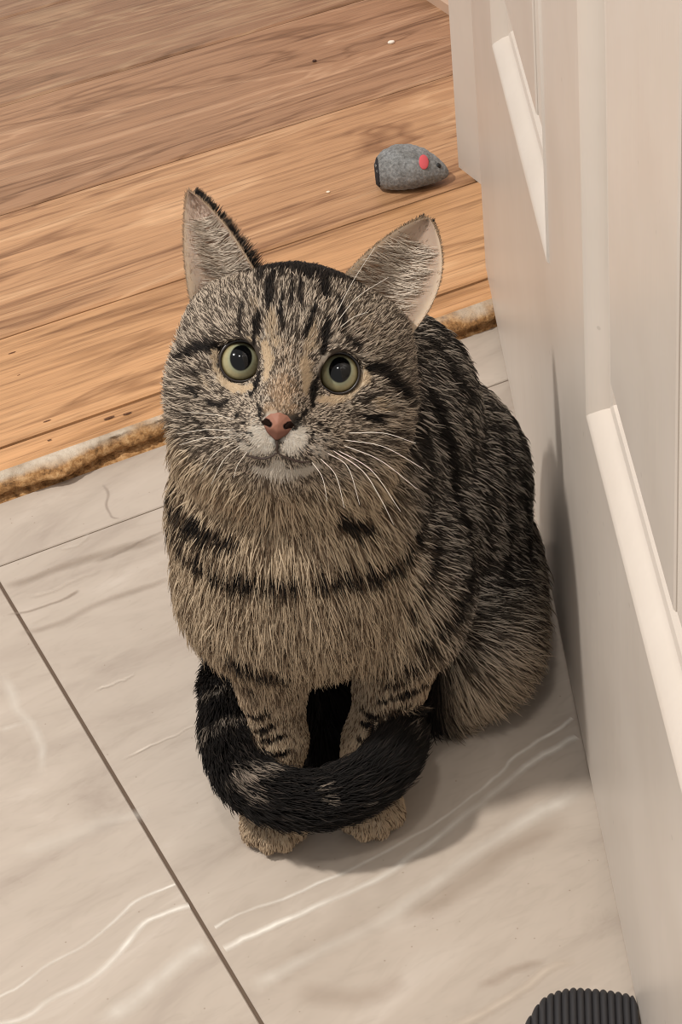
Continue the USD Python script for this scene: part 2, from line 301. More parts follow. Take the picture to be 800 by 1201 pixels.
def frame_strip(s0, s1, z0, z1, rings):
    """A moulding that runs round an opening: rings of (inset, depth)."""
    V, f = [], []
    for i, o in rings:
        V += [door_pt(s, z, o) for s, z in ((s0 + i, z0 + i), (s1 - i, z0 + i), (s1 - i, z1), (s0 + i, z1))]
    for k in range(len(rings) - 1):
        for j in range(4):
            a, b = 4 * k + j, 4 * k + (j + 1) % 4
            if j != 2: f += [[a, b, b + 4], [a, b + 4, a + 4]]
    m = trimesh.Trimesh(np.array(V), np.array(f), process=False)
    if m.face_normals[0] @ np.array([*n2, 0.3]) < 0: m.invert()
    return m
for s0, s1 in ((S_L0, S_L1), (S_R0, S_R1)):
    obj('moulding', frame_strip(s0, s1, Z_R, Z_TOP, [(0, 0.0), (0.001, 0.0012), (0.004, 0.0002), (0.010, -0.0050), (0.0125, -0.0095), (0.0135, -0.0085), (0.0165, -0.0095), (0.018, -0.0125)]), paint, door, 25)
    obj('panel', frame_strip(s0 + 0.016, s1 - 0.016, Z_R + 0.016, Z_TOP, [(0, -0.0125), (0.004, -0.0125), (0.042, -0.0035), (0.0425, -0.0025)]), paint, door, False)
    obj('panel_field', slab(s0 + 0.058, s1 - 0.058, Z_R + 0.058, Z_TOP, -0.03, -0.0022, 0.0008), paint, door, False)

# jamb behind the door's far edge and a bit of the wall beyond it
J0, J1 = fl(538, 196, ZW), fl(564, 216, ZW)
ej = (J1 - J0)[:2]; ej /= np.linalg.norm(ej); nj = np.array([-ej[1], ej[0]]); nj = nj if nj[1] > 0 else -nj
def post(p, w, depth, z0, z1, b=0.0015):
    a = p[:2]; q = [a, a + ej * w, a + ej * w + nj * depth, a + nj * depth]
    return bevel_prism(np.array(q), z0, z1, b)
obj('trim_2', post(J0, 0.075, 0.018, ZW, 1.0), paint, None, False, 'white painted door casing standing on the planks behind the door', 'casing', 'structure')
B0 = fl(500, 0, ZW)
obj('wall_right', post(B0 - np.array([*ej, 0]) * 0.5 + np.array([*nj, 0]) * 0.012, 0.75, 0.1, ZW, 1.0), plain('pink_wall', lin(214, 190, 186), 0.8), None, False, 'pinkish white wall at the top edge behind the casing', 'wall', 'structure')
obj('baseboard_right', post(B0 - np.array([*ej, 0]) * 0.5, 0.75, 0.012, ZW, ZW + 0.012, 0.002), plain('base_tan', lin(196, 166, 142), 0.5), None, False, 'low tan baseboard strip below the pinkish wall', 'baseboard', 'structure')

# ------------------------------------------------------------------ the cat: one continuous body from a blended distance field
def surface_nets(D, lo, h):
    """Triangles of the zero level of the grid D (negative inside)."""
    s = D < 0
    nx, ny, nz = D.shape
    cnt = np.zeros((nx - 1, ny - 1, nz - 1), np.int8); acc = np.zeros((nx - 1, ny - 1, nz - 1, 3), np.float32); num = np.zeros((nx - 1, ny - 1, nz - 1), np.float32)
    for dx in (0, 1):
        for dy in (0, 1):
            for dz in (0, 1): cnt += s[dx:nx - 1 + dx, dy:ny - 1 + dy, dz:nz - 1 + dz]
    act = (cnt > 0) & (cnt < 8)
    I = np.argwhere(act); idx = -np.ones(act.shape, np.int64); idx[act] = np.arange(len(I))
    P = np.zeros((len(I), 3)); n = np.zeros(len(I))
    corners = [(a, b, c) for a in (0, 1) for b in (0, 1) for c in (0, 1)]
    val = {c: D[I[:, 0] + c[0], I[:, 1] + c[1], I[:, 2] + c[2]] for c in corners}
    for a in corners:
        for k in range(3):
            if a[k] == 0:
                b = tuple(1 if i == k else a[i] for i in range(3)); va, vb = val[a], val[b]
                x = (va < 0) != (vb < 0); t = np.where(x, va / np.where(x, va - vb, 1), 0)
                q = np.array(a, float)[None] + t[:, None] * np.eye(3)[k]
                P[x] += q[x]; n[x] += 1
    P = (P / n[:, None] + I) * h + lo
    faces = []
    for k in range(3):
        sl = [slice(None)] * 3; sl[k] = slice(0, -1); sh = [slice(None)] * 3; sh[k] = slice(1, None)
        E = np.argwhere(s[tuple(sl)] != s[tuple(sh)])
        u, v = (k + 1) % 3, (k + 2) % 3
        E = E[(E[:, u] > 0) & (E[:, v] > 0)]
        ins = s[E[:, 0], E[:, 1], E[:, 2]]
        def cell(du, dv):
            q = E.copy(); q[:, u] -= du; q[:, v] -= dv
            return idx[np.minimum(q[:, 0], nx - 2), np.minimum(q[:, 1], ny - 2), np.minimum(q[:, 2], nz - 2)]
        a, b, c, d = cell(1, 1), cell(0, 1), cell(0, 0), cell(1, 0)
        for m, o in ((ins, (a, b, c, d)), (~ins, (d, c, b, a))):
            q = np.stack([x[m] for x in o], 1); q = q[(q >= 0).all(1)]
            faces += [q[:, [0, 1, 2]], q[:, [0, 2, 3]]]
    return trimesh.Trimesh(P, np.vstack(faces), process=False)

def relax(m, times, lam=0.5):
    import scipy.sparse as sp
    v = np.array(m.vertices); e = np.array(m.edges_unique); n = len(v)
    A = sp.coo_matrix((np.ones(2 * len(e)), (np.r_[e[:, 0], e[:, 1]], np.r_[e[:, 1], e[:, 0]])), (n, n)).tocsr()
    deg = np.maximum(np.asarray(A.sum(1)), 1)
    for _ in range(times): v = v + lam * (A @ v / deg - v)
    m.vertices = v

GRID = 0.0018
lo = np.array([-0.135, 0.755, -0.010]); hi = np.array([0.145, 1.09, 0.40])
N = np.ceil((hi - lo) / GRID).astype(int)
ax = [lo[k] + GRID * np.arange(N[k]) for k in range(3)]
FIELD = np.full(N, 0.08, np.float32)
def blend(dist, centre, reach, k, cut=False):
    """Joins (or cuts) a shape given by dist(points) into the field near centre."""
    i0 = [max(int((centre[a] - reach - lo[a]) / GRID), 0) for a in range(3)]; i1 = [min(int((centre[a] + reach - lo[a]) / GRID) + 2, N[a]) for a in range(3)]
    g = np.stack(np.meshgrid(*[ax[a][i0[a]:i1[a]] for a in range(3)], indexing='ij'), -1)
    sl = tuple(slice(i0[a], i1[a]) for a in range(3))
    d = dist(g).astype(np.float32); o = FIELD[sl]
    if cut:
        d = -d; hh = np.clip(0.5 + 0.5 * (d - o) / k, 0, 1); FIELD[sl] = o * (1 - hh) + d * hh + k * hh * (1 - hh)
    else:
        hh = np.clip(0.5 + 0.5 * (o - d) / k, 0, 1); FIELD[sl] = o * (1 - hh) + d * hh - k * hh * (1 - hh)
def bone(a, b, ra, rb, k=0.012):
    a, b = np.asarray(a, float), np.asarray(b, float); ab = b - a
    def d(g):
        t = np.clip((g - a) @ ab / (ab @ ab), 0, 1)
        return np.linalg.norm(g - a - t[..., None] * ab, axis=-1) - (ra + (rb - ra) * t)
    blend(d, (a + b) / 2, np.linalg.norm(ab) / 2 + max(ra, rb) + 0.03, k)
def blob(c, r, axes=None, k=0.012, cut=False):
    c, r = np.asarray(c, float), np.broadcast_to(r, 3).astype(float); A = np.eye(3) if axes is None else np.asarray(axes)
    def d(g):
        q = (g - c) @ A.T; k0 = np.linalg.norm(q / r, axis=-1); k1 = np.linalg.norm(q / r**2, axis=-1)
        return k0 * (k0 - 1) / np.maximum(k1, 1e-9)
    blend(d, c, r.max() + 0.03, k, cut)

# head frame: a to the right in the picture, b up the face, c out of the face; unit 0.4167 mm
PXM = 1.0 / 2400
HR = CX * 0.9928 + CY * 0.12; HU = CX * 0.12 - CY * 0.9928; HF = -fwd
HE = atd(339, 430, 1.0)
HA = np.array([HR, HU, HF])
def hd(a, b, c): return HE + PXM * (a * HR + b * HU + c * HF)
def hblob(a, b, c, r, k=0.010, cut=False): blob(hd(a, b, c), np.array(np.broadcast_to(r, 3)) * PXM, HA, k, cut)
def hbone(p, q, ra, rb, k=0.008): bone(hd(*p), hd(*q), ra * PXM, rb * PXM, k)

# torso
chest, chest_up = at(352, 650, 0.868), at(338, 588, 0.872)
rump, mid, back = at(527, 683, 0.952), at(496, 560, 0.955), at(448, 470, 0.925)
headc = hd(4, 10, -95)
blob(chest, 0.056); blob(chest_up, 0.054, k=0.02)
bone(chest, mid, 0.055, 0.053, 0.02); bone(mid, rump, 0.053, 0.053, 0.02); bone(back, mid, 0.042, 0.051, 0.02); bone(chest_up, back, 0.05, 0.042, 0.02)
bone(headc, back, 0.040, 0.042, 0.02); bone(headc, chest_up, 0.040, 0.05, 0.02)
blob(rump + [-0.050, 0.035, -0.005], 0.055, k=0.02); blob(rump + [0.004, 0.035, 0.0], 0.048, k=0.02)
blob(at(388, 800, 0.925), (0.045, 0.030, 0.035), k=0.02); bone(at(388, 800, 0.925), [0.0, 0.955, 0.03], 0.03, 0.03, 0.02); blob(at(384, 868, 0.89), (0.024, 0.02, 0.024), k=0.01)
# thigh and hind foot on the cat's left
blob(at(548, 733, 0.918), (0.041, 0.05, 0.044), k=0.016)
bone([*at(520, 790, 0.895)[:2], 0.014], [*at(585, 770, 0.93)[:2], 0.016], 0.014, 0.018, 0.012)
bone([-0.06, 0.93, 0.014], [-0.03, 0.98, 0.018], 0.013, 0.018, 0.012)
# shoulders and front legs
shR, shL = at(300, 690, 0.855), at(462, 690, 0.872)
blob(shR, 0.036, k=0.018); blob(shL, 0.042, k=0.018)
pawL, pawR = fl(321, 966, 0.012), fl(435, 951, 0.012)
legL = [at(311, 735, 0.848), at(319, 800, 0.846), at(328, 868, 0.842), pawL + [0.002, 0.022, 0.008]]
legR = [at(474, 735, 0.866), at(459, 800, 0.856), at(437, 868, 0.848), pawR + [-0.002, 0.024, 0.008]]
for leg, rr in ((legL, (0.022, 0.0165, 0.0140, 0.0135)), (legR, (0.028, 0.0185, 0.0150, 0.0135))):
    for i in range(3): bone(leg[i], leg[i + 1], rr[i], rr[i + 1], 0.008)
for p, tw in ((pawL, -0.1), (pawR, 0.12)):
    blob(p + [0, 0.010, 0.001], (0.0175, 0.024, 0.0125), k=0.008)
    for j, (dx, dy) in enumerate(((-0.0125, 0.001), (-0.0045, -0.0065), (0.0045, -0.0065), (0.0125, 0.001))):
        blob(p + [dx + tw * dy, dy, -0.0025], (0.0062, 0.011, 0.0085), k=0.0025)
# tail: from behind the rump, round the cat's right side, over both front paws
tail_pts = np.array([[*(rump[:2] + [0.02, 0.05]), 0.03], [0.0, 1.035, 0.018], [-0.06, 1.00, 0.018], [*at(262, 752, 0.93)[:2], 0.019], at(268, 810, 0.888), at(268, 868, 0.845), at(292, 918, 0.812), at(352, 938, 0.795), at(408, 928, 0.796), at(446, 904, 0.803), at(466, 880, 0.818), at(476, 862, 0.834)])
tail_r = np.array([0.015, 0.014, 0.013, 0.012, 0.0118, 0.0122, 0.0122, 0.0122, 0.0122, 0.0118, 0.0108, 0.009])
tl = spline(np.c_[tail_pts, tail_r], 34)
TAIL = tl[:, :3]
for i in range(len(tl) - 1): bone(tl[i, :3], tl[i + 1, :3], tl[i, 3], tl[i + 1, 3], 0.004 if i > 10 else 0.01)
# head
hblob(3, 30, -88, (118, 96, 104), k=0.012)
for s in (-1, 1):
    hblob(s * 80 + 3, -30, -84, (66, 72, 66), k=0.018)
    hblob(s * 52, 38, -40, (46, 34, 40), k=0.012); hblob(s * 94 + 4, 52, -92, (36, 38, 42), k=0.016)
hblob(0, 48, -48, (62, 58, 52), k=0.014)
hbone((0, 30, -8), (-3, -52, 32), 28, 20, 0.010)
hblob(0, -84, -34, (86, 56, 68), k=0.016); hblob(0, -105, -80, (115, 60, 60), k=0.02)
for s in (-1, 1):
    hblob(s * 25 - 2, -90, 10, (38, 28, 30), k=0.009)
hblob(0, -122, -4, (34, 16, 24), k=0.005)
hblob(-3, -71, 25, (20, 13, 14), k=0.006)
EYES = [(-58, 0, -15), (59, 0, -15)]
for a, b, c in EYES: hblob(a, b, c + 5, 27, k=0.004, cut=True)
body_mesh = surface_nets(FIELD, lo, GRID)
body_mesh = max(body_mesh.split(only_watertight=False), key=lambda m: len(m.faces))
relax(body_mesh, 3)
body_mesh.vertices[:, 2] = np.maximum(body_mesh.vertices[:, 2], 0.0005)
print('body', len(body_mesh.faces), body_mesh.bounds.round(3).tolist())

# ears: cupped shells (outer base, inner base, tip in head units)
def ear_shell(O, I, T, ob, ib, mid, tip_r, nu=25, nv=31, thick=3.0):
    O, I, T, ob, ib, mid = (np.array(x, float) for x in (O, I, T, ob, ib, mid))
    u, v = np.meshgrid(np.linspace(0, 1, nu), np.linspace(0, 1, nv), indexing='ij')
    vv = np.sin(v * np.pi / 2)                                   # denser towards a rounded tip
    def edge(A, B, x): return (1 - x)[..., None]**2 * A + (2 * x * (1 - x))[..., None] * B + (x * x)[..., None] * T
    eo, ei = edge(O, ob, v), edge(I, ib, v)
    w = np.sqrt(np.clip(1 - v**6, 0, 1))[..., None] * tip_r      # keeps the tip round
    d = (I - O) / np.linalg.norm(I - O)
    eo, ei = eo - d * w, ei + d * w
    uu = 0.5 - 0.5 * np.cos(np.pi * u)
    P = eo * (1 - uu[..., None]) + ei * uu[..., None] + mid * (np.sin(np.pi * uu) * (1 - v * 0.86))[..., None]
    n = np.cross(np.gradient(P, axis=0), np.gradient(P, axis=1)); n /= np.linalg.norm(n, axis=-1, keepdims=True) + 1e-9
    if n[nu // 2, nv // 3] @ mid > 0: n = -n                     # n: out of the ear's opening
    th = thick * (0.35 + 0.65 * np.sin(np.pi * u)) * (1 - 0.6 * v)
    front, rear = P, P - n * th[..., None]
    V = np.vstack([front.reshape(-1, 3), rear.reshape(-1, 3)]); K = nu * nv; f = []
    ii, jj = np.meshgrid(np.arange(nu - 1), np.arange(nv - 1), indexing='ij'); a = (ii * nv + jj).ravel()
    f = np.vstack([np.c_[a, a + nv, a + nv + 1], np.c_[a, a + nv + 1, a + 1]]); f = np.vstack([f, f[:, ::-1] + K])
    rim = [i * nv for i in range(nu)] + [(nu - 1) * nv + j for j in range(1, nv)] + [i * nv + nv - 1 for i in range(nu - 2, -1, -1)] + [j for j in range(nv - 2, 0, -1)]
    for x, y in zip(rim, rim[1:] + rim[:1]): f = np.vstack([f, [[x, y, y + K], [x, y + K, x + K]]])
    m = trimesh.Trimesh(HE + PXM * (V @ HA), f, process=False)
    if (np.cross(m.vertices[f[0, 1]] - m.vertices[f[0, 0]], m.vertices[f[0, 2]] - m.vertices[f[0, 0]]) @ ((n[0, 0]) @ HA)) < 0: m.invert()
    return m, K, uu.ravel(), v.ravel(), HE + PXM * (P.reshape(-1, 3) @ HA), n.reshape(-1, 3) @ HA, (nu, nv)
EARS = [ear_shell((-124, 56, -88), (-44, 88, -68), (-151, 205, -100), (-150, 130, -76), (-92, 168, -76), (24, -2, -46), 2.5),
        ear_shell((132, 62, -98), (36, 88, -72), (144, 208, -102), (186, 138, -98), (84, 172, -80), (-10, -6, -44), 6.0)]
EYE_R = 25.4
EYEPOS = [(-58, 0, -22), (59, 0, -22)]

# what the coat needs to know of the body
BV, BF = np.array(body_mesh.vertices), np.array(body_mesh.faces)
BN = np.array(body_mesh.vertex_normals)
CASTER = trimesh.ray.ray_pyembree.RayMeshIntersector(body_mesh) if hasattr(trimesh.ray, 'ray_pyembree') else body_mesh.ray
def skin(px):
    """Points of the body's surface that meet the given lines of sight; the misses are dropped."""
    px = np.atleast_2d(np.asarray(px, float)); d = np.c_[(px - [400, 600.5]) / F, np.ones(len(px))] @ M3; d /= np.linalg.norm(d, axis=1, keepdims=True)
    tri = CASTER.intersects_first(np.tile(EYE, (len(d), 1)), d); ok = tri >= 0
    t = BV[BF[tri[ok]]]; n = np.cross(t[:, 1] - t[:, 0], t[:, 2] - t[:, 0])
    k = ((t[:, 0] - EYE) * n).sum(1) / (d[ok] * n).sum(1)
    return EYE + d[ok] * k[:, None], ok
def dense(px, step=1.5):
    px = np.asarray(px, float)
    if len(px) == 1: return px
    n = max(3, int(np.linalg.norm(np.diff(px, axis=0), axis=1).sum() / step))
    return spline(px, n)
class Marks:
    """Marks of the coat: each a line of points on the skin with a half width; the amount of a mark at a place comes from its distance in space."""
    def __init__(self, marks):
        pts, wid, val = [], [], []
        for m in marks:
            px, w = m[0], m[1]
            P, ok = skin(dense(px)); depth = (P - EYE) @ fwd
            n = len(ok); taper = np.ones(n) if n < 4 else 0.45 + 0.55 * np.sin(np.pi * np.clip((np.arange(n) + 1.0) / (n + 1), 0.02, 0.98)) ** 0.6
            pts.append(P); wid.append(w * depth / F * taper[ok]); val += [m[2] if len(m) > 2 else 1.0] * len(P)
        self.p, self.w, self.v = np.vstack(pts), np.concatenate(wid), np.array(val, float)
        self.tree = cKDTree(self.p)
    def at(self, q, k=6, soft=0.55):
        d, i = self.tree.query(q, k=min(k, len(self.p)))
        x = np.clip((1 + soft - d / self.w[i]) / (2 * soft), 0, 1) * 1.0
        x = x * x * (3 - 2 * x) * self.v[i]
        return x.max(1)

dark_marks = Marks([
    # eye corners, tear lines
    ([(254, 406), (232, 408), (209, 422)], 9.0), ([(433, 431), (450, 434), (464, 451), (481, 472)], 9.0), ([(305, 436), (301, 450), (295, 463)], 5.0), ([(373, 441), (367, 458), (367, 476)], 5.5),
    ([(302, 470), (305, 484), (306, 494)], 3.5, 0.85), ([(360, 481), (352, 492), (345, 502)], 4.5, 0.85),
    # brow and crown
    ([(303, 366), (301, 384), (297, 404)], 5.5), ([(319, 322), (318, 338), (315, 360)], 6.5), ([(333, 340), (329, 362), (333, 386)], 3.2, 0.9), ([(379, 327), (381, 347)], 8.5),
    ([(383, 372), (383, 390), (379, 412)], 5.5), ([(369, 358), (364, 378), (357, 394)], 4.0, 0.95), ([(353, 330), (353, 356)], 3.5, 0.85), ([(342, 315), (343, 345), (339, 362)], 4.0, 0.8), ([(395, 350), (400, 368), (404, 388)], 4.5, 0.8),
    ([(287, 352), (283, 370), (280, 388)], 4.0, 0.8), ([(408, 396), (424, 408)], 4.0, 0.8), ([(270, 345), (262, 362)], 3.5, 0.6), ([(350, 372), (346, 392)], 2.5, 0.6),
    ([(290, 300), (320, 306), (360, 308), (400, 316), (420, 324)], 13, 0.95), ([(305, 318), (306, 330)], 7, 0.8), ([(352, 312), (360, 322), (366, 330)], 9, 0.85), ([(330, 318), (331, 326)], 6, 0.8),
    # cheeks
    ([(243, 470), (254, 476), (268, 471)], 4.0, 0.85), ([(224, 455), (233, 465)], 5, 0.8), ([(228, 432), (236, 446)], 4.5, 0.7), ([(222, 484), (238, 502), (252, 514)], 4.0, 0.7), ([(210, 500), (225, 525), (242, 542)], 4.0, 0.6),
    ([(427, 488), (440, 491), (452, 488)], 6.0, 0.9), ([(415, 472), (432, 468), (448, 460)], 4.0, 0.7), ([(462, 500), (475, 516), (484, 536)], 5.0, 0.7), ([(430, 520), (450, 530), (468, 548)], 4.0, 0.5), ([(400, 470), (412, 462)], 4, 0.6),
    ([(486, 480), (492, 510), (490, 545)], 4.0, 0.65), ([(447, 420), (470, 432), (484, 452)], 4, 0.35),
    # whisker spots
    ([(277, 488)], 4.0), ([(286, 496)], 3.0), ([(278, 505), (284, 507)], 2.4), ([(289, 508), (294, 510)], 2.2), ([(280, 517), (292, 521)], 1.8, 0.7), ([(376, 498)], 4.0), ([(367, 507)], 3.0), ([(384, 506)], 3.2), ([(361, 517), (368, 516)], 2.4), ([(377, 516), (386, 517)], 2.4), ([(362, 527), (376, 528)], 2.0, 0.8), ([(384, 527), (394, 528)], 2.0, 0.8),
    # necklaces
    ([(205, 572), (218, 606), (248, 628), (278, 640)], 11, 0.95), ([(208, 618), (236, 655), (272, 673), (318, 680), (352, 679)], 9, 0.95), ([(370, 676), (400, 674), (435, 668), (470, 650), (496, 618)], 10, 0.95),
    ([(396, 596), (412, 610), (432, 624)], 14, 0.95), ([(440, 600), (462, 590), (484, 568)], 5.5, 0.6), ([(214, 560), (232, 588), (258, 604)], 4, 0.5), ([(360, 720), (420, 722), (470, 700)], 5, 0.3), ([(240, 700), (280, 716), (330, 722)], 5, 0.25),
    # shoulder, flank
    ([(500, 455), (516, 492), (528, 540), (534, 590)], 9.0), ([(534, 590), (548, 640), (545, 690), (520, 728), (486, 752)], 9.0, 0.95), ([(486, 470), (498, 520), (500, 575), (490, 640)], 6.0, 0.7), ([(505, 600), (512, 640), (498, 690), (470, 725)], 5.5, 0.85),
    ([(620, 540), (631, 600), (636, 660), (634, 700)], 6, 0.8), ([(604, 520), (612, 590), (616, 650), (612, 700)], 5.5, 0.8), ([(584, 500), (592, 570), (594, 640), (586, 700)], 5.0, 0.75), ([(560, 480), (570, 560), (572, 630), (562, 690)], 5.0, 0.7), ([(540, 440), (548, 500), (552, 560)], 5.5, 0.8),
    ([(600, 600), (604, 690), (590, 740)], 4, 0.5), ([(500, 380), (530, 405), (565, 440), (592, 480), (612, 530)], 12, 0.75), ([(505, 400), (530, 440), (555, 470)], 9, 0.75),
    ([(540, 720), (520, 760), (500, 780)], 5, 0.5), ([(560, 760), (545, 790)], 4, 0.3),
    # fore legs
    ([(270, 760), (298, 774), (334, 780)], 13.5, 0.98), ([(280, 792), (298, 804), (312, 806)], 4.1, 0.75), ([(292, 835), (304, 838), (318, 832)], 4.9, 0.95), ([(300, 856), (312, 854), (322, 848)], 4.6, 0.95), ([(306, 869), (318, 868), (334, 862)], 4.6, 0.95), ([(312, 886), (324, 886), (338, 880)], 4.3, 0.95), ([(342, 842), (352, 836)], 4.1, 0.6), ([(296, 820), (308, 822)], 3.4, 0.5),
    ([(432, 790), (455, 780), (485, 768), (510, 752)], 7.4, 0.9), ([(452, 806), (478, 796), (506, 782)], 5.1, 0.95), ([(446, 822), (474, 814), (508, 797)], 5.1, 0.95), ([(424, 830), (438, 840), (456, 838), (482, 826)], 4.9, 0.95), ([(426, 848), (444, 855), (462, 852), (480, 842)], 4.9, 0.95), ([(420, 866), (434, 872), (450, 868)], 4.1, 0.8), ([(412, 812), (420, 822)], 4.1, 0.5),
])
tail_grey = Marks([([(240, 822), (262, 812), (284, 816)], 8, 0.8), ([(236, 880), (250, 862), (272, 848), (288, 852)], 7, 0.9), ([(240, 905), (246, 915)], 6, 0.6), ([(276, 916), (298, 912), (322, 906)], 13, 1.0), ([(290, 930), (310, 935)], 8, 0.7), ([(382, 925), (388, 940)], 6, 0.75), ([(430, 940), (450, 925)], 6, 0.3), ([(484, 850), (486, 872)], 3.5, 0.7), ([(248, 775), (262, 772)], 6, 0.4)])
cream = Marks([([(311, 404), (315, 422), (312, 444)], 8.0, 1.0), ([(254, 432), (264, 448), (280, 456), (294, 454)], 6.5, 1.0), ([(252, 410), (252, 428)], 4.5, 0.8), ([(357, 420), (359, 438), (358, 458)], 8.5, 1.0), ([(374, 470), (394, 468), (412, 460), (426, 446), (432, 434)], 7.5, 1.0), ([(366, 411), (378, 405)], 3.5, 0.6), ([(290, 394), (304, 398)], 3.5, 0.5), ([(440, 470), (454, 478)], 7, 0.6), ([(318, 368), (320, 390), (326, 404)], 8, 0.65), ([(366, 382), (364, 402), (358, 415)], 7, 0.65), ([(236, 440), (244, 456)], 5, 0.4), ([(300, 352), (298, 364)], 4, 0.4), ([(412, 372), (440, 388)], 8, 0.3)])
white = Marks([([(298, 508), (312, 524)], 13, 1.0), ([(354, 508), (340, 526)], 13, 1.0), ([(282, 522), (300, 530)], 7, 0.7), ([(368, 527), (384, 532)], 7, 0.6), ([(298, 550), (325, 556), (352, 553), (374, 546)], 9, 0.95), ([(325, 547)], 9, 1.0), ([(268, 510), (284, 512)], 9, 0.35), ([(372, 514), (392, 516)], 9, 0.3)])
tan = Marks([([(332, 446), (331, 474)], 21, 0.8), ([(338, 408), (335, 440)], 13, 0.4), ([(312, 478), (345, 478)], 9, 0.8), ([(240, 565), (270, 580), (300, 590)], 13, 0.5), ([(450, 500), (475, 485)], 8, 0.3), ([(330, 580), (350, 590)], 16, 0.4)])

HL = lambda P: ((np.asarray(P) - HE) @ HA.T) / PXM      # head coordinates
NOSE = hd(-3, -70, 44)
TAILTREE = cKDTree(spline(TAIL, 300)); TAILDIR = np.gradient(spline(TAIL, 300), axis=0); TAILDIR /= np.linalg.norm(TAILDIR, axis=1, keepdims=True)
LEGTREE = cKDTree(np.vstack([spline(np.array(l), 40) for l in (legL, legR)] + [p + [dx, dy, 0.0] for p in (pawL, pawR) for dx in (-0.012, 0, 0.012) for dy in (-0.014, -0.006, 0.004, 0.012, 0.02)]))
AXIS = np.array([*(rump - chest)[:2], 0.0]); AXIS /= np.linalg.norm(AXIS)
THROAT = at(340, 555, 0.83)
def smooth01(x, a, b):
    t = np.clip((x - a) / (b - a), 0, 1); return t * t * (3 - 2 * t)
def regions(P):
    q = HL(P)
    e = ((q[:, 0] - 2) / 158) ** 2 + ((q[:, 1] - 5) / 150) ** 2 + ((q[:, 2] + 85) / np.where(q[:, 2] > -85, 260, 140)) ** 2
    head = 1 - smooth01(e, 0.88, 1.12)
    td, ti = TAILTREE.query(P); tail = (1 - smooth01(td, 0.0175, 0.0205)) * (P[:, 2] < 0.075)
    ld, _ = LEGTREE.query(P); leg = (1 - smooth01(ld, 0.024, 0.036)) * (1 - smooth01(P[:, 2], 0.095, 0.125)) * (1 - tail)
    along = (P - chest) @ AXIS
    chestw = (1 - smooth01(along, -0.005, 0.055)) * (1 - head) * (1 - tail) * (1 - leg)
    return dict(q=q, head=head, tail=tail, ti=ti, leg=leg, chest=chestw, flank=np.clip(1 - head - tail - leg - chestw, 0, 1), along=along)
def flow(P, Nn, R):
    down = np.array([0, 0, -1.0])
    q = R['q']
    f_head = P - NOSE; f_head = f_head / (np.linalg.norm(f_head, axis=1, keepdims=True) + 1e-6)
    bridge = np.exp(-((q[:, 0] + 2) / 26) ** 2) * smooth01(q[:, 1], -80, -40)
    f_head = f_head + bridge[:, None] * 0.8 * HU - 0.3 * HF
    out = P - THROAT; out = out / (np.linalg.norm(out, axis=1, keepdims=True) + 1e-6)
    f_chest = 0.75 * out + 0.9 * down
    f_flank = 0.75 * AXIS + 0.75 * down
    f_tail = TAILDIR[R['ti']]
    f_leg = np.tile(down + [0, -0.25, 0], (len(P), 1))
    f = R['head'][:, None] * f_head + R['chest'][:, None] * f_chest + R['flank'][:, None] * f_flank + 2 * R['tail'][:, None] * f_tail + R['leg'][:, None] * f_leg
    f = f - Nn * (f * Nn).sum(1, keepdims=True)
    return f / (np.linalg.norm(f, axis=1, keepdims=True) + 1e-9)
def length(P, R):
    q = R['q']
    dn = np.linalg.norm(q - np.array([-3, -72, 40]), axis=1)
    lh = 0.0014 + 0.0048 * smooth01(dn, 20, 150) + 0.0045 * smooth01(np.abs(q[:, 0]), 95, 135) * smooth01(60 - q[:, 1], 0, 60) + 0.005 * smooth01(-q[:, 1], 40, 125) * smooth01(np.abs(q[:, 0]), 55, 120)
    deye = np.minimum(np.hypot(q[:, 0] + 58, q[:, 1]), np.hypot(q[:, 0] - 59, q[:, 1]))
    lh = lh * (0.35 + 0.65 * smooth01(deye, 27, 55))
    lc = 0.0155 + 0.007 * smooth01(-(P[:, 2] - 0.155), 0.0, 0.05)
    lfl = 0.0105 + 0.009 * smooth01(0.12 - P[:, 2], 0, 0.09)
    lleg = 0.0032 + 0.0045 * smooth01(P[:, 2], 0.05, 0.1)
    return R['head'] * lh + R['chest'] * lc + R['flank'] * lfl + R['tail'] * 0.0108 + R['leg'] * lleg
def L3(*c): return np.array(lin(*c))
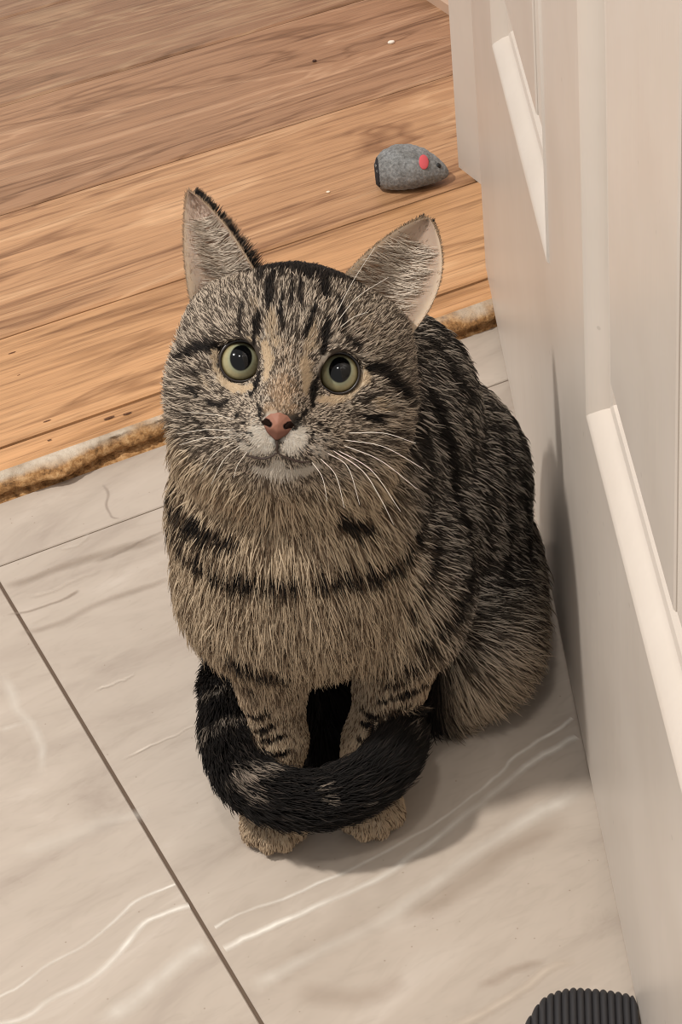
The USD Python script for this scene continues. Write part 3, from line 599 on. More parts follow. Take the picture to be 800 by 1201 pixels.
def coat(P, R, rnd, rnd2):
    """Hair colour from the place on the body and two random numbers per hair."""
    n = len(P); q = R['q']
    jit = (np.c_[noise(P * 420, 1), noise(P * 420, 2), noise(P * 420, 3)] - 0.5) * 0.0026
    Q = P + jit
    side = R['flank']; lower = smooth01(0.10 - P[:, 2], 0, 0.06)
    lightc = R['head'][:, None] * L3(226, 214, 197) + R['chest'][:, None] * L3(240, 222, 194) + side[:, None] * ((1 - lower)[:, None] * L3(204, 198, 189) + lower[:, None] * L3(226, 210, 188)) + R['tail'][:, None] * L3(62, 56, 52) + R['leg'][:, None] * L3(232, 212, 184)
    darkc = R['head'][:, None] * L3(66, 56, 48) + R['chest'][:, None] * L3(104, 86, 69) + side[:, None] * ((1 - lower)[:, None] * L3(34, 30, 28) + lower[:, None] * L3(84, 72, 62)) + R['tail'][:, None] * L3(18, 16, 15) + R['leg'][:, None] * L3(112, 92, 74)
    pd = R['head'] * 0.54 + R['chest'] * 0.30 + side * (0.62 - 0.30 * lower) + R['tail'] * 0.93 + R['leg'] * 0.25
    pd = pd + 0.35 * (fbm(P * 160, 2, 6) - 0.5)
    dk = dark_marks.at(Q, 8) * (1 - R['tail'])
    dk = np.maximum(dk, R['head'] * smooth01(q[:, 1] + 14 * (noise(P * 260, 31) - 0.5), 98, 112) * (np.abs(q[:, 0] - 2) < 75) * 0.95)
    # mackerel bars carried on over the far side of the trunk
    far = (R['flank'] + R['chest']) * smooth01(BACKNESS(P), 0.0, 0.35)
    bars = smooth01(np.sin((R['along'] + 0.012 * fbm(P * 40, 2, 9)) * 2 * np.pi / 0.026), 0.0, 0.5)
    dk = np.maximum(dk, 0.85 * bars * far)
    pd = pd + (1.02 - pd) * dk
    t = (rnd < pd).astype(float) * 0.85 + 0.15 * rnd2
    c = lightc * (1 - t[:, None]) + darkc * t[:, None]
    def over(c, m, col, spread=0.18):
        m = np.clip(m, 0, 1) * (rnd2 < 0.25 + m)
        return c * (1 - m[:, None]) + m[:, None] * L3(*col) * (1 + spread * (rnd[:, None] - 0.5) * 2)
    nt = 1 - R['tail']
    c = over(c, tan.at(Q, soft=1.0) * nt * 0.8, (204, 174, 142), 0.4)
    c = over(c, cream.at(Q) * R['head'], (238, 216, 184), 0.4)
    c = over(c, white.at(Q) * R['head'], (250, 244, 232))
    c = over(c, tail_grey.at(Q, soft=1.0) * R['tail'] * 0.75 * (rnd < 0.66), (196, 184, 170), 0.5)
    blk = smooth01(dk, 0.35, 0.9)[:, None] * (0.55 + 0.45 * (rnd2[:, None] < 0.8))
    c = c * (1 - blk) + blk * L3(27, 23, 21)
    # dark fur between the fore legs
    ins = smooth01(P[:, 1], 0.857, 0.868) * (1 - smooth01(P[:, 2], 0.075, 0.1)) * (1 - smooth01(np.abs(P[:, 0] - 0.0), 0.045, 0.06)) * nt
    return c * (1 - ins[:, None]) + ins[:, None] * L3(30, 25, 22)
VIEW = lambda P, Nn: ((EYE - P) * Nn).sum(1) / np.linalg.norm(EYE - P, axis=1)
_vt = cKDTree(BV); _front = VIEW(BV, BN)
def BACKNESS(P): return -_front[_vt.query(P)[1]]

rng = np.random.default_rng(11)
tri = BV[BF]; area = np.linalg.norm(np.cross(tri[:, 1] - tri[:, 0], tri[:, 2] - tri[:, 0]), axis=1) / 2
fc = tri.mean(1); fn = BN[BF].mean(1); fn /= np.linalg.norm(fn, axis=1, keepdims=True)
Rf = regions(fc); view = VIEW(fc, fn)
dens = (Rf['head'] * 215e4 + Rf['chest'] * 95e4 + Rf['flank'] * 66e4 + Rf['tail'] * 105e4 + Rf['leg'] * 130e4)
muz = np.linalg.norm(Rf['q'] - np.array([-3, -72, 40]), axis=1) < 95
dens = dens * np.where(muz, 1.7, 1.0) * np.where(view > -0.2, 1.0, 0.22) * np.where(fc[:, 2] < 0.002, 0, 1)
deye = np.minimum(np.hypot(Rf['q'][:, 0] + 58, Rf['q'][:, 1]), np.hypot(Rf['q'][:, 0] - 59, Rf['q'][:, 1]))
dens[(deye < 26.0) & (Rf['q'][:, 2] > -60)] = 0
nosep = (np.abs(Rf['q'][:, 0] + 2) < 19 + (Rf['q'][:, 1] + 62) * 0.45) & (Rf['q'][:, 1] > -92) & (Rf['q'][:, 1] < -57) & (Rf['q'][:, 2] > 20)
dens[nosep] = 0
cnt = rng.poisson(area * dens); fi = np.repeat(np.arange(len(BF)), cnt); n = len(fi)
r1, r2 = np.sqrt(rng.random(n)), rng.random(n)
w = np.c_[1 - r1, r1 * (1 - r2), r1 * r2]
root = (tri[fi] * w[:, :, None]).sum(1); rn = (BN[BF[fi]] * w[:, :, None]).sum(1); rn /= np.linalg.norm(rn, axis=1, keepdims=True)
R = regions(root); fl_ = flow(root, rn, R); ln = length(root, R) * rng.uniform(0.65, 1.2, n)
# clumps: neighbours lean the same way
cl = np.c_[noise(root * 330, 21), noise(root * 330, 22), noise(root * 330, 23)] - 0.5
fine = rng.normal(0, 0.13, (n, 3))
d1 = fl_ + 0.75 * cl + fine; d1 -= rn * (d1 * rn).sum(1, keepdims=True); d1 /= np.linalg.norm(d1, axis=1, keepdims=True)
lift = np.clip(rng.normal(0.42, 0.10, n), 0.1, 0.9) * (1 - 0.25 * R['head'] + 0.25 * R['tail'])
grav = np.array([0, 0, -1.0]) * (0.18 * (R['chest'] + R['flank']))[:, None]
K = 4; ts = np.linspace(0, 1, K)
curves = np.stack([root + (d1 + grav * t) * (ln * t * (0.82 + 0.18 * t))[:, None] + rn * (ln * lift * t * (1.25 - 0.62 * t))[:, None] for t in ts], 1)
curves[:, :, 2] = np.maximum(curves[:, :, 2], 0.0006)
tuft = noise(root * 1050, 51); tuft = np.argsort(np.argsort(tuft)) / n                # hairs of one tuft share their tone
pick = 0.36 * tuft + 0.64 * rng.random(n); pick = np.argsort(np.argsort(pick)) / n
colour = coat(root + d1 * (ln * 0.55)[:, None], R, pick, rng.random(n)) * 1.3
colour = colour * np.minimum(1, 0.9 / colour.max(1, keepdims=True))                   # no hair whiter than this, hue kept
wid0 = 0.00036 * (1 + 0.42 * R['chest'] + 0.45 * R['flank'] + 0.25 * R['tail'] + 0.2 * R['leg'] - 0.05 * R['head']) * rng.uniform(0.75, 1.3, n)
widths = wid0[:, None] * np.array([0.9, 1.0, 0.8, 0.25])
print('hairs', n, {k: int(R[k].sum()) for k in ('head', 'chest', 'flank', 'tail', 'leg')})

fur_mat = usdkit.material(stage, '/World/Looks/fur', {
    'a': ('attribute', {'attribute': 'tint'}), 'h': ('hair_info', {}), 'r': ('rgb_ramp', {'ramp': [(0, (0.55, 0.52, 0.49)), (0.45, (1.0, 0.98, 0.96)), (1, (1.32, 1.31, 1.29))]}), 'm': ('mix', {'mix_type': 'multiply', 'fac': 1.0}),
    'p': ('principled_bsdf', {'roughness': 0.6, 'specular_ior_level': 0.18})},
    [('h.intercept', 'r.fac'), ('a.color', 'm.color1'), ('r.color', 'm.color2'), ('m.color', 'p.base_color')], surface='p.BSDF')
def strands(name, parent, curves, widths, tint, m=fur_mat, kind='stuff', label=None):
    n, k = curves.shape[:2]
    h = UsdGeom.BasisCurves.Define(stage, numbered(pathof(parent), name))
    h.CreateTypeAttr('linear'); h.CreateCurveVertexCountsAttr(Vt.IntArray.FromNumpy(np.full(n, k, np.int32)))
    h.CreatePointsAttr(Vt.Vec3fArray.FromNumpy(curves.reshape(-1, 3).astype(np.float32)))
    h.CreateWidthsAttr(Vt.FloatArray.FromNumpy(widths.ravel().astype(np.float32))); h.SetWidthsInterpolation('vertex')
    UsdGeom.PrimvarsAPI(h).CreatePrimvar('tint', Sdf.ValueTypeNames.Color3fArray, 'uniform').Set(Vt.Vec3fArray.FromNumpy(tint.astype(np.float32)))
    UsdShade.MaterialBindingAPI.Apply(h.GetPrim()).Bind(m)
    return tag(h, label, None, None, kind)

cat = thing('cat', 'brown and black striped tabby cat sitting on the tiles beside the white door, looking up', 'cat')
vr = regions(BV)
vc = coat(BV, vr, np.full(len(BV), 0.5), np.full(len(BV), 0.5)) * 0.55
skin_mat = usdkit.material(stage, '/World/Looks/skin', {'a': ('attribute', {'attribute': 'tint'}), 'p': ('principled_bsdf', {'roughness': 0.9, 'specular_ior_level': 0.05})}, [('a.color', 'p.base_color')], surface='p.BSDF')
body = obj('body', body_mesh, skin_mat, cat, True, tint=vc)
long_ = ln > 0.0085                                              # the long coat keeps four points per hair, the short one three
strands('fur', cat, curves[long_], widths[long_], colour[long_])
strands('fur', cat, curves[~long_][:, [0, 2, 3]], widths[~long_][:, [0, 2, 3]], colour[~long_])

# ears
ear_mat = usdkit.material(stage, '/World/Looks/ear_skin', {'a': ('attribute', {'attribute': 'tint'}), 'p': ('principled_bsdf', {'roughness': 0.6, 'specular_ior_level': 0.2, 'subsurface_weight': 0.25, 'subsurface_scale': 0.003, 'subsurface_radius': (1, 0.35, 0.2)})}, [('a.color', 'p.base_color')], surface='p.BSDF')
for e, (m, Kn, eu, ev, EP, EN, (nu, nv)) in enumerate(EARS):
    edge = np.minimum(eu, 1 - eu)
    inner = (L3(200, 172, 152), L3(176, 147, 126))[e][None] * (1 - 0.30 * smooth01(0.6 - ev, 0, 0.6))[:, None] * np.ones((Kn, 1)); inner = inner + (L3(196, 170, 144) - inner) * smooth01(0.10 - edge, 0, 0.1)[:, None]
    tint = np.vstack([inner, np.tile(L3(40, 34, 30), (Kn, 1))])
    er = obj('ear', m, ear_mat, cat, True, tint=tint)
    rng = np.random.default_rng(40 + e)
    tipdir = hd(*((-151, 205, -100), (146, 208, -102))[e]) - EP.mean(0); tipdir /= np.linalg.norm(tipdir)
    g2 = lambda i, j: np.clip(i, 0, nu - 1) * nv + np.clip(j, 0, nv - 1)
    def surf(u, v):
        i = np.arccos(np.clip(1 - 2 * u, -1, 1)) / np.pi * (nu - 1); j = v * (nv - 1); i0, j0 = i.astype(int), j.astype(int); a, b = (i - i0)[:, None], (j - j0)[:, None]
        f = lambda A: (A[g2(i0, j0)] * (1 - a) * (1 - b) + A[g2(i0 + 1, j0)] * a * (1 - b) + A[g2(i0, j0 + 1)] * (1 - a) * b + A[g2(i0 + 1, j0 + 1)] * a * b)
        return f(EP), f(EN)
    # long pale hairs that grow from the inner edge and base across the opening
    k = 1500; medial = e == 0
    u = np.clip(rng.beta(1.3, 1.8, k), 0.02, 0.75); v = rng.beta(1.0, 1.25, k) * 0.74; u = (1 - 0.95 * u) if e == 0 else 1 - 0.90 * u
    P, Nn = surf(u, v); P2, _ = surf(np.clip(u - 0.12, 0, 1), v); across = P2 - P; across /= np.linalg.norm(across, axis=1, keepdims=True) + 1e-9
    L = rng.uniform(0.006, 0.013, k) * (1 - 0.45 * v); dd = across + 0.30 * tipdir + rng.normal(0, 0.12, (k, 3)) + 0.18 * np.sin(v * 40 + u * 5)[:, None] * tipdir
    c1 = np.stack([P + Nn * 0.0003 + dd * (L * t)[:, None] + Nn * (L * 0.40 * t * (1.4 - t))[:, None] for t in ts], 1)
    dark_h = (rng.random(k) < 0.12)[:, None]
    t1 = 1.15 * np.where(dark_h, L3(140, 118, 100), L3(250, 240, 226)) * rng.uniform(0.75, 1.15, (k, 1)); w1 = np.full((k, 1), 0.00030) * np.array([1, 1, 0.8, 0.3])
    # short down inside
    k2 = (1200, 120)[e]; u, v = rng.random(k2), rng.random(k2) ** 0.9; P, Nn = surf(u, v); L = rng.uniform(0.0012, 0.0026, k2); dd = tipdir + rng.normal(0, 0.3, (k2, 3))
    c2 = np.stack([P + dd * (L * t)[:, None] + Nn * (L * 0.35 * t)[:, None] for t in ts], 1); t2 = L3(206, 178, 158) * rng.uniform(0.9, 1.1, (k2, 1)); t2 = t2 * (1 - 0.2 * smooth01(0.5 - v, 0, 0.5))[:, None]; w2 = np.full((k2, 1), 0.00018) * np.array([1, 1, 0.8, 0.3])
    # the furred back and rim
    k3 = 5200; u, v = rng.uniform(0.05, 0.95, k3), rng.random(k3) * 0.97; P, Nn = surf(u, v); L = rng.uniform(0.0026, 0.0044, k3) * (1 - 0.5 * v); dd = tipdir + rng.normal(0, 0.12, (k3, 3))
    dd = dd + (HR * 0.9 * smooth01(u, 0.45, 0.9)[:, None] if e == 0 else 0); L = L * (1 + (0.9 * smooth01(u, 0.4, 0.8) * (1 - 0.6 * v) if e == 0 else 0))
    c3 = np.stack([P - Nn * 0.0009 + dd * (L * t)[:, None] - Nn * (L * 0.30 * t)[:, None] for t in ts], 1); t3 = np.where((rng.random(k3) < 0.75)[:, None], L3(34, 29, 26), L3(120, 106, 92)); w3 = np.full((k3, 1), 0.00032) * np.array([1, 1, 0.8, 0.3])
    k4 = 900; u = np.where(rng.random(k4) < 0.5, rng.uniform(0, 0.012, k4), rng.uniform(0.988, 1, k4)); v = rng.random(k4); P, Nn = surf(u, v); L = rng.uniform(0.0010, 0.0022, k4); dd = tipdir + rng.normal(0, 0.2, (k4, 3)); outw = np.where((u < 0.5)[:, None], 1, -1) * (surf(np.zeros(k4), v)[0] - surf(np.ones(k4), v)[0]); outw /= np.linalg.norm(outw, axis=1, keepdims=True) + 1e-9
    c4 = np.stack([P + (dd * 0.7 + outw * 0.35) * (L * t)[:, None] for t in ts], 1); t4 = L3(190, 164, 136) * rng.uniform(0.6, 1.2, (k4, 1)); w4 = np.full((k4, 1), 0.00028) * np.array([1, 1, 0.8, 0.3])
    strands('ear_fur', cat, np.concatenate([c1, c2, c3, c4])[:, [0, 2, 3]], np.concatenate([w1, w2, w3, w4])[:, [0, 2, 3]], np.concatenate([t1, t2, t3, t4]))

# eyes: pale green iris, round wide pupil, dark lid rim
eye_mat = usdkit.material(stage, '/World/Looks/eye', {'a': ('attribute', {'attribute': 'tint'}), 'p': ('principled_bsdf', {'roughness': 0.09, 'specular_ior_level': 0.36, 'coat_weight': 0.0})}, [('a.color', 'p.base_color')], surface='p.BSDF')
lid_mat = plain('eye_lid', lin(34, 25, 20), 0.35)
rng = np.random.default_rng(3)
for a, b, c in EYEPOS:
    s = trimesh.creation.icosphere(5, 1.0); v = s.vertices
    ang = np.arctan2(v[:, 1], v[:, 0]); rad = np.hypot(v[:, 0] / 1.0, v[:, 1]) * EYE_R; rad[v[:, 2] < 0] = EYE_R * 1.3
    pr = np.hypot((v[:, 0] * EYE_R - 0.8) / 13.0, (v[:, 1] * EYE_R - 3.6) / 15.4); pr[v[:, 2] < 0] = 3
    fib = fbm(np.c_[np.cos(ang) * 9, np.sin(ang) * 9, rad * 0.12], 3, 4)
    col = L3(150, 143, 110)[None] * (0.82 + 0.36 * fib[:, None])
    col = col + (L3(130, 136, 114) - col) * (1 - smooth01(pr, 1.05, 1.35))[:, None] * 0.7
    col = col + (L3(92, 80, 48) - col) * smooth01(rad, 18.5, 22.6)[:, None]
    col = col + (L3(26, 19, 14) - col) * smooth01(rad, 22.4, 23.6)[:, None]
    col = col + (L3(5, 6, 7) - col) * (1 - smooth01(pr, 0.95, 1.07))[:, None]
    s.vertices = HE + PXM * ((v * EYE_R + [a, b, c]) @ HA)
    obj('eye', s, eye_mat, cat, True, tint=col)
    th = np.linspace(0, 2 * np.pi, 60)[:-1]
    ring = []
    sx = 1 if a < 0 else -1                                        # towards the nose
    for t in th:
        inn = max(0.0, sx * math.cos(t)) ** 6 * max(0.0, 0.35 - math.sin(t)) * 4.0
        rr = 23.9 + 0.9 * max(0, math.sin(t)) + inn
        ring.append([a + rr * math.cos(t), b + rr * math.sin(t), c + math.sqrt(max(EYE_R**2 + 60 - rr**2, 20.0)) + 2.0])
    ring = np.array(ring); ring = np.vstack([ring, ring[:1]])
    obj('eyelid', tube(HE + PXM * (ring @ HA), np.array([0.00065 + 0.00055 * max(0, math.sin(t)) for t in np.r_[th, th[0]]]), 8, False), lid_mat, cat, True)

# nose leather, mouth line
import manifold3d as mf
NC = 5
NST = ((9.5, -72, 46, 2.6), (13.0, -68.5, 44.5, 2.6), (17.5, -70, 41.5, 1.8))
npts = [(-21, -61, 36), (-13, -57, 41), (-3, -58, 45), (7, -57, 41), (15, -61, 36), (14, -67, 37), (6, -80, 42), (-3, -87, 41), (-12, -80, 42), (-20, -67, 37), (-3, -70, 49)]
hull = mf.Manifold.batch_hull([mf.Manifold.sphere(3.2, 16).translate((p[0], p[1], p[2] + NC)) for p in [((p[0] + 3) * 1.0 - 3, (p[1] + 70) * 0.95 - 70, p[2]) for p in npts]])
for sx in (-1, 1):
    nst = mf.Manifold.batch_hull([mf.Manifold.sphere(r, 16).translate((-3 + sx * x, y, z + NC)) for x, y, z, r in NST]); hull = hull - nst
hull = hull - mf.Manifold.batch_hull([mf.Manifold.sphere(1.0, 10).translate(p) for p in ((-3, -72, 53 + NC), (-3, -90, 46 + NC))])
hm = hull.refine_to_length(1.6).to_mesh(); nm = trimesh.Trimesh(np.array(hm.vert_properties[:, :3]), np.array(hm.tri_verts), process=True)
nv0 = nm.vertices.copy(); relax(nm, 3)
q = np.array(nm.vertices)
ncol = L3(142, 99, 82)[None] * (0.9 + 0.2 * fbm(q * 0.35, 3, 2)[:, None])
rim = smooth01(-(q[:, 1] + 76 - 0.35 * np.abs(q[:, 0] + 3)), 0, 6); ncol = ncol + (L3(92, 58, 46) - ncol) * (0.85 * rim)[:, None]
nd = np.min([np.linalg.norm(q - np.array([-3 + sx * x, y, z + NC]), axis=1) for sx in (-1, 1) for x, y, z in ((9, -72, 46), (12, -69.5, 45), (15, -68.5, 43), (18, -69.5, 41))], axis=0); ncol = ncol + (L3(30, 16, 12) - ncol) * (1 - smooth01(nd, 3.0, 4.2))[:, None]
nm.vertices = HE + PXM * (q @ HA)
obj('nose', nm, usdkit.material(stage, '/World/Looks/nose', {'a': ('attribute', {'attribute': 'tint'}), 'p': ('principled_bsdf', {'roughness': 0.6, 'specular_ior_level': 0.25})}, [('a.color', 'p.base_color')], surface='p.BSDF'), cat, True, tint=ncol)
nostril_mat = plain('nostril_dark', lin(28, 17, 13), 0.9, specular_ior_level=0.05)
for sx in (-1, 1):
    hk = mf.Manifold.batch_hull([mf.Manifold.sphere(r + 0.7, 14).translate((-3 + sx * x, y, z + NC - 2.6)) for x, y, z, r in NST]).to_mesh()
    obj('nostril', trimesh.Trimesh(HE + PXM * (np.array(hk.vert_properties[:, :3]) @ HA), np.array(hk.tri_verts), process=False), nostril_mat, cat, True)
mouth_mat = plain('mouth_line', lin(52, 36, 28), 0.6)
mm = []
for px in ([(325, 517), (325, 525), (325, 532)], [(325, 531), (317, 536), (307, 538), (296, 536), (289, 534)], [(325, 531), (334, 536), (345, 540), (356, 542), (364, 541)]):
    P, _ = skin(dense(px, 2.0)); P = P + 0.0011 * (EYE - P) / np.linalg.norm(EYE - P, axis=1, keepdims=True)
    mm.append(tube(P, 0.00042 * (0.3 + np.sin(np.pi * np.linspace(0.12, 0.9, len(P)))), 6))
obj('mouth', trimesh.util.concatenate(mm), mouth_mat, cat, True)

# whiskers
whisker_mat = plain('whisker', lin(236, 228, 214), 0.4)
WH = [([(274, 492), (250, 486), (212, 483)], .975, .985), ([(270, 505), (240, 504), (208, 509)], .974, .99), ([(272, 513), (240, 514), (210, 522)], .974, .99), ([(274, 519), (252, 532), (234, 556)], .972, .968), ([(280, 524), (262, 540), (248, 568)], .972, .966), ([(290, 530), (279, 545), (274, 560)], .972, .967),
      ([(384, 531), (408, 548), (422, 592)], .972, .952), ([(390, 528), (425, 552), (446, 584), (462, 616)], .972, .95), ([(396, 528), (436, 552), (470, 600)], .973, .955), ([(402, 522), (446, 540), (490, 574)], .974, .965), ([(404, 516), (450, 524), (497, 550)], .975, .975), ([(376, 538), (394, 558), (404, 596)], .972, .95), ([(366, 542), (378, 560), (384, 588)], .972, .955), ([(408, 508), (450, 508), (488, 520)], .977, .985),
      ([(393, 371), (414, 330), (440, 290)], .990, .972), ([(395, 378), (420, 348), (456, 325)], .990, .972), ([(292, 360), (276, 338), (252, 318)], .990, .975), ([(398, 385), (415, 372), (432, 366)], .992, .98)]
for px, d0, d1_ in WH:
    P2 = spline(px, 16); dd = np.linspace(d0, d1_, 16)
    s0, ok = skin(P2[:1]);  dd = dd if not len(s0) else np.linspace((s0[0] - EYE) @ fwd, d1_, 16)
    P = np.array([atd(x, y, d) for (x, y), d in zip(P2, dd)])
    obj('whisker', tube(P, np.linspace(0.00018, 0.00007, 16), 5), whisker_mat, cat, True)

# ------------------------------------------------------------------ the toy mouse
felt = usdkit.material(stage, '/World/Looks/grey_felt', {'g': ('geometry', {}), 'n': ('noise_texture', {'scale': 420.0, 'detail': 4.0, 'roughness': 0.7}), 'n2': ('noise_texture', {'scale': 90.0, 'detail': 3.0}),
    'c': ('rgb_ramp', {'ramp': [(0.3, lin(100, 101, 101)), (0.55, lin(138, 140, 140)), (0.75, lin(166, 166, 164))]}), 'c2': ('rgb_ramp', {'ramp': [(0.35, (0.75, 0.73, 0.7)), (0.6, (1, 1, 1))]}), 'm': ('mix', {'mix_type': 'multiply', 'fac': 0.8}), 'b': ('bump', {'strength': 0.7, 'distance': 0.001}), 'p': ('principled_bsdf', {'roughness': 0.95, 'specular_ior_level': 0.05, 'sheen_weight': 0.2})},
    [('g.position', 'n.vector'), ('g.position', 'n2.vector'), ('n.fac', 'c.fac'), ('n2.fac', 'c2.fac'), ('c.color', 'm.color1'), ('c2.color', 'm.color2'), ('m.color', 'p.base_color'), ('n.fac', 'b.height'), ('b.normal', 'p.normal')], surface='p.BSDF')
M_T, M_N = fl(442, 222, ZW), fl(527, 213, ZW)         # under the rump and under the nose
ml = float(np.linalg.norm((M_N - M_T)[:2])); mx = (M_N - M_T) / ml; mx[2] = 0; mx /= np.linalg.norm(mx); mz = np.array([0, 0, 1.0]); my = np.cross(mz, mx)
mouse = thing('toy_mouse', 'small grey felt toy mouse with red ear lying on the planks near the door', 'cat toy')
t = np.linspace(0, 1, 40)
hw = ml * 0.325 * np.interp(t, [0, 0.03, 0.12, 0.3, 0.5, 0.7, 0.85, 0.95, 1], [0.44, 0.62, 0.84, 1.0, 0.98, 0.80, 0.55, 0.32, 0.10])
th = np.linspace(0, 2 * np.pi, 33)[:-1]
MV = []
for k in range(40):
    yy, zz = hw[k] * np.cos(th), hw[k] * 0.95 * np.sin(th)
    zc = 0.0235 * 0.0 + hw.max() * 0.95 * (0.55 + 0.45 * hw[k] / hw.max()) * np.interp(t[k], [0, 0.7, 1], [1, 0.95, 0.78])
    z = np.maximum(zz + zc, 0.0006)
    MV.append(M_T + np.outer(np.full(32, t[k] * ml), mx) + np.outer(yy, my) + np.outer(z, mz))
MV = np.vstack(MV); f = []
for k in range(39):
    for i in range(32):
        a, b = k * 32 + i, k * 32 + (i + 1) % 32; f += [[a, b, b + 32], [a, b + 32, a + 32]]
MV = np.vstack([MV, MV[:32].mean(0), MV[-32:].mean(0)]); nn = len(MV)
f += [[nn - 2, (i + 1) % 32, i] for i in range(32)] + [[nn - 1, 39 * 32 + i, 39 * 32 + (i + 1) % 32] for i in range(32)]
mb = trimesh.Trimesh(MV, np.array(f), process=False); mb.fix_normals()
mb2 = mb.subdivide(); mb2.vertices = mb2.vertices + mb2.vertex_normals * ((fbm(mb2.vertices * 500, 3, 2) - 0.5) * 0.0014)[:, None]; mb2.vertices[:, 2] = np.maximum(mb2.vertices[:, 2], ZW + 0.0003)
obj('body', mb2, felt, mouse, True)
mcast = trimesh.ray.ray_pyembree.RayMeshIntersector(mb2) if hasattr(trimesh.ray, 'ray_pyembree') else mb2.ray
def on_mouse(px, py):
    d = ray(px, py); d = d / np.linalg.norm(d)
    loc, _, _ = mb2.ray.intersects_location([EYE], [d], multiple_hits=False); tr = mb2.ray.intersects_first([EYE], [d])
    return loc[0], mb2.face_normals[tr[0]]
def patch(c, n, along, ra, rb, h, m, name, label=None):
    """A little felt or plastic dome lying on the toy at c."""
    n = n / np.linalg.norm(n); a = along - n * (along @ n); a /= np.linalg.norm(a); b = np.cross(n, a)
    s = trimesh.creation.icosphere(3, 1.0); v = s.vertices * [ra, rb, h]
    s.vertices = c + v @ np.array([a, b, n]); return obj(name, s, m, mouse, True, label)
c, n = on_mouse(497, 190); upim = -CY
patch(c, n, upim, 0.0062, 0.0043, 0.0016, plain('red_felt', lin(206, 88, 94), 0.9), 'ear', 'red felt ear')
c, n = on_mouse(515, 194); patch(c, n, upim, 0.0022, 0.0024, 0.0014, plain('bead', lin(18, 18, 20), 0.25), 'eye', 'black bead eye')
# black band at the rump and the dark felt belly
band = []
for k, tt in enumerate(np.linspace(-0.006, 0.05, 6)):
    h_ = np.interp(tt, t, hw) * (1.05 if 0 < k < 5 else 0.99); zc = hw.max() * 0.95 * (0.55 + 0.45 * np.interp(tt, t, hw) / hw.max())
    band.append(M_T + mx * (tt * ml) + np.outer(h_ * np.cos(th), my) + np.outer(np.maximum(h_ * 0.95 * np.sin(th) + zc, 0.0004), mz))
bv = np.vstack(band); f = []
for k in range(5):
    for i in range(32):
        a, b = k * 32 + i, k * 32 + (i + 1) % 32; f += [[a, b, b + 32], [a, b + 32, a + 32]]
bv = np.vstack([bv, band[0].mean(0)]); f += [[len(bv) - 1, (i + 1) % 32, i] for i in range(32)]
bm = trimesh.Trimesh(bv, np.array(f), process=False); bm.fix_normals()
obj('rump_band', bm, plain('black_felt', lin(34, 33, 36), 0.9), mouse, True, 'black felt band at the rump')

# ------------------------------------------------------------------ ribbed black object at the lower edge
ridge_mat = plain('black_rubber', lin(46, 45, 47), 0.55)
stop = thing('doorstop', 'black ribbed rubber doorstop with a rounded end on the tile against the white door', 'doorstop')
A, B = fl(612, 1215, 0.0), fl(747, 1215, 0.0)
SX = (B - A) / np.linalg.norm(B - A); SY = np.array([-SX[1], SX[0], 0.0]); SY = -SY if SY[1] > 0 else SY     # towards the viewer
def outline(px):
    """Depth of the rounded end at a sideways place (pixel column)."""
    return np.interp(px, [606, 613, 622, 632, 641, 653, 665, 675, 690, 705, 720, 735, 742, 748], [1222, 1206, 1191, 1176, 1168, 1163, 1160, 1159, 1160, 1161, 1163, 1166, 1168, 1178])
cols = np.linspace(606, 747.5, 16 * 12 + 1)
HT = 0.020
V, rows = [], 26
for i, px in enumerate(cols):
    ridge = abs(math.sin(math.pi * (i / 12.0)))
    g_ = fl(px, outline(px), 0.010)
    for j in range(rows):
        tt = j / (rows - 1)
        if tt < 0.3: a_ = tt / 0.3 * math.pi / 2; dy, z = -0.012 * math.sin(a_) * 0 + 0.010 * (1 - math.sin(a_)) * -1 + 0.010, 0; 
        if tt < 0.35:
            a_ = tt / 0.35 * math.pi / 2; dy, z = 0.012 * (1 - math.cos(a_)), HT * math.sin(a_)
        else:
            dy, z = 0.012 + (tt - 0.35) / 0.65 * 0.10, HT + (tt - 0.35) * 0.006
        r_ = 0.0018 * (ridge ** 0.7 - 0.75)
        V.append(np.array([g_[0], g_[1], 0]) + SY * (dy - r_ * (tt < 0.35) * math.cos(min(tt / 0.35, 1) * math.pi / 2)) + np.array([0, 0, max(z + r_ * min(tt / 0.35, 1.0), 0.0003)]))
nr = rows; f = []
for i in range(len(cols) - 1):
    for j in range(nr - 1):
        a, b = i * nr + j, (i + 1) * nr + j; f += [[a, b, b + 1], [a, b + 1, a + 1]]
V = np.array(V); nb = len(V)
base = V[nr - 1::nr].copy(); base[:, 2] = 0.0003; V = np.vstack([V, base])
for i in range(len(cols) - 1):
    a, b = i * nr + nr - 1, (i + 1) * nr + nr - 1; f += [[a, b, nb + i + 1], [a, nb + i + 1, nb + i]]
sides = []
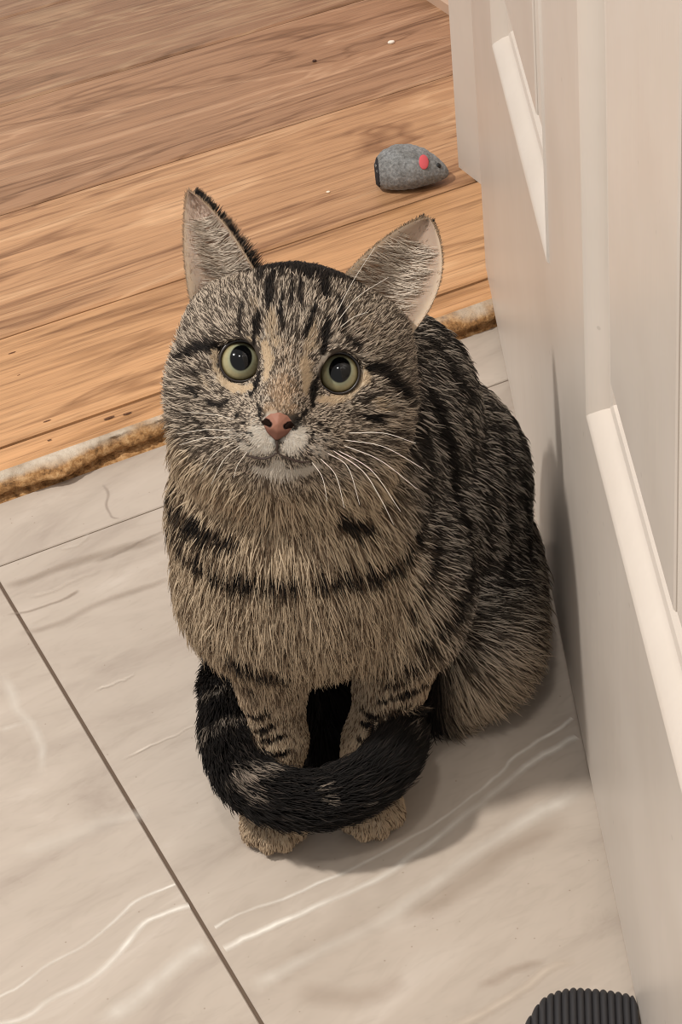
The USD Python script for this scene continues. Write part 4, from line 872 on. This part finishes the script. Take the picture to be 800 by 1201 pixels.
for i0, ib in ((0, nb), (len(cols) - 1, nb + len(cols) - 1)):
    for j in range(nr - 1): f.append([i0 * nr + j, i0 * nr + j + 1, ib])
sm = trimesh.Trimesh(V, np.array(f), process=False); sm.fix_normals()
obj('ribbed_body', sm, ridge_mat, stop, 40)

# ------------------------------------------------------------------ crumbs
def crumb(px, py, rx, rz, col, name, label, cat_, seed, z=ZW):
    s = trimesh.creation.icosphere(2, 1.0); v = s.vertices * (1 + 0.5 * (fbm(s.vertices * 1.5 + seed, 2, seed)[:, None] - 0.5)) * [rx, rx * 0.62, rz]
    P = fl(px, py, z); s.vertices = v + P + [0, 0, rz * 0.9]; s.vertices[:, 2] = np.maximum(s.vertices[:, 2], z + 0.0001)
    return obj(name, s, plain(name + '_mat', lin(*col), 0.6), None, True, label, cat_)
crumb(459, 51, 0.0034, 0.0016, (240, 232, 218), 'white_crumb', 'small white crumb on the planks at the top of the picture', 'crumb', 3)
crumb(385, 226, 0.0018, 0.0008, (236, 222, 200), 'pale_crumb', 'tiny pale crumb on the planks left of the toy mouse', 'crumb', 7)
crumb(369, 72.5, 0.0022, 0.0012, (70, 40, 24), 'brown_crumb', 'tiny dark brown crumb on the upper planks', 'crumb', 11)
crumb(511, 329, 0.0026, 0.0008, (238, 232, 222), 'paint_fleck', 'white paint fleck on the front plank right of the cat ear', 'paint fleck', 17)
for k, (px, rx, sd) in enumerate((((55, 494), 0.0030, 19), ((58, 516), 0.0018, 23), ((128, 490), 0.0040, 29), ((149, 485), 0.0036, 31), ((14, 414), 0.0030, 37), ((22, 440), 0.0012, 41))):
    m_ = trimesh.creation.icosphere(2, 1.0); v_ = m_.vertices * (1 + 0.8 * (fbm(m_.vertices * 1.7 + sd, 2, sd)[:, None] - 0.5)) * [rx, rx * 0.28, 0.0002]
    ca, sa = math.cos(AZ), math.sin(AZ); v_ = v_ @ np.array([[ca, sa, 0], [-sa, ca, 0], [0, 0, 1]])
    m_.vertices = v_ + fl(*px, ZW) + [0, 0, 0.0001]
    obj('chip', m_, MATS.get('chip_brown') or plain('chip_brown', lin(98, 62, 36), 0.8), wood_floor, True)
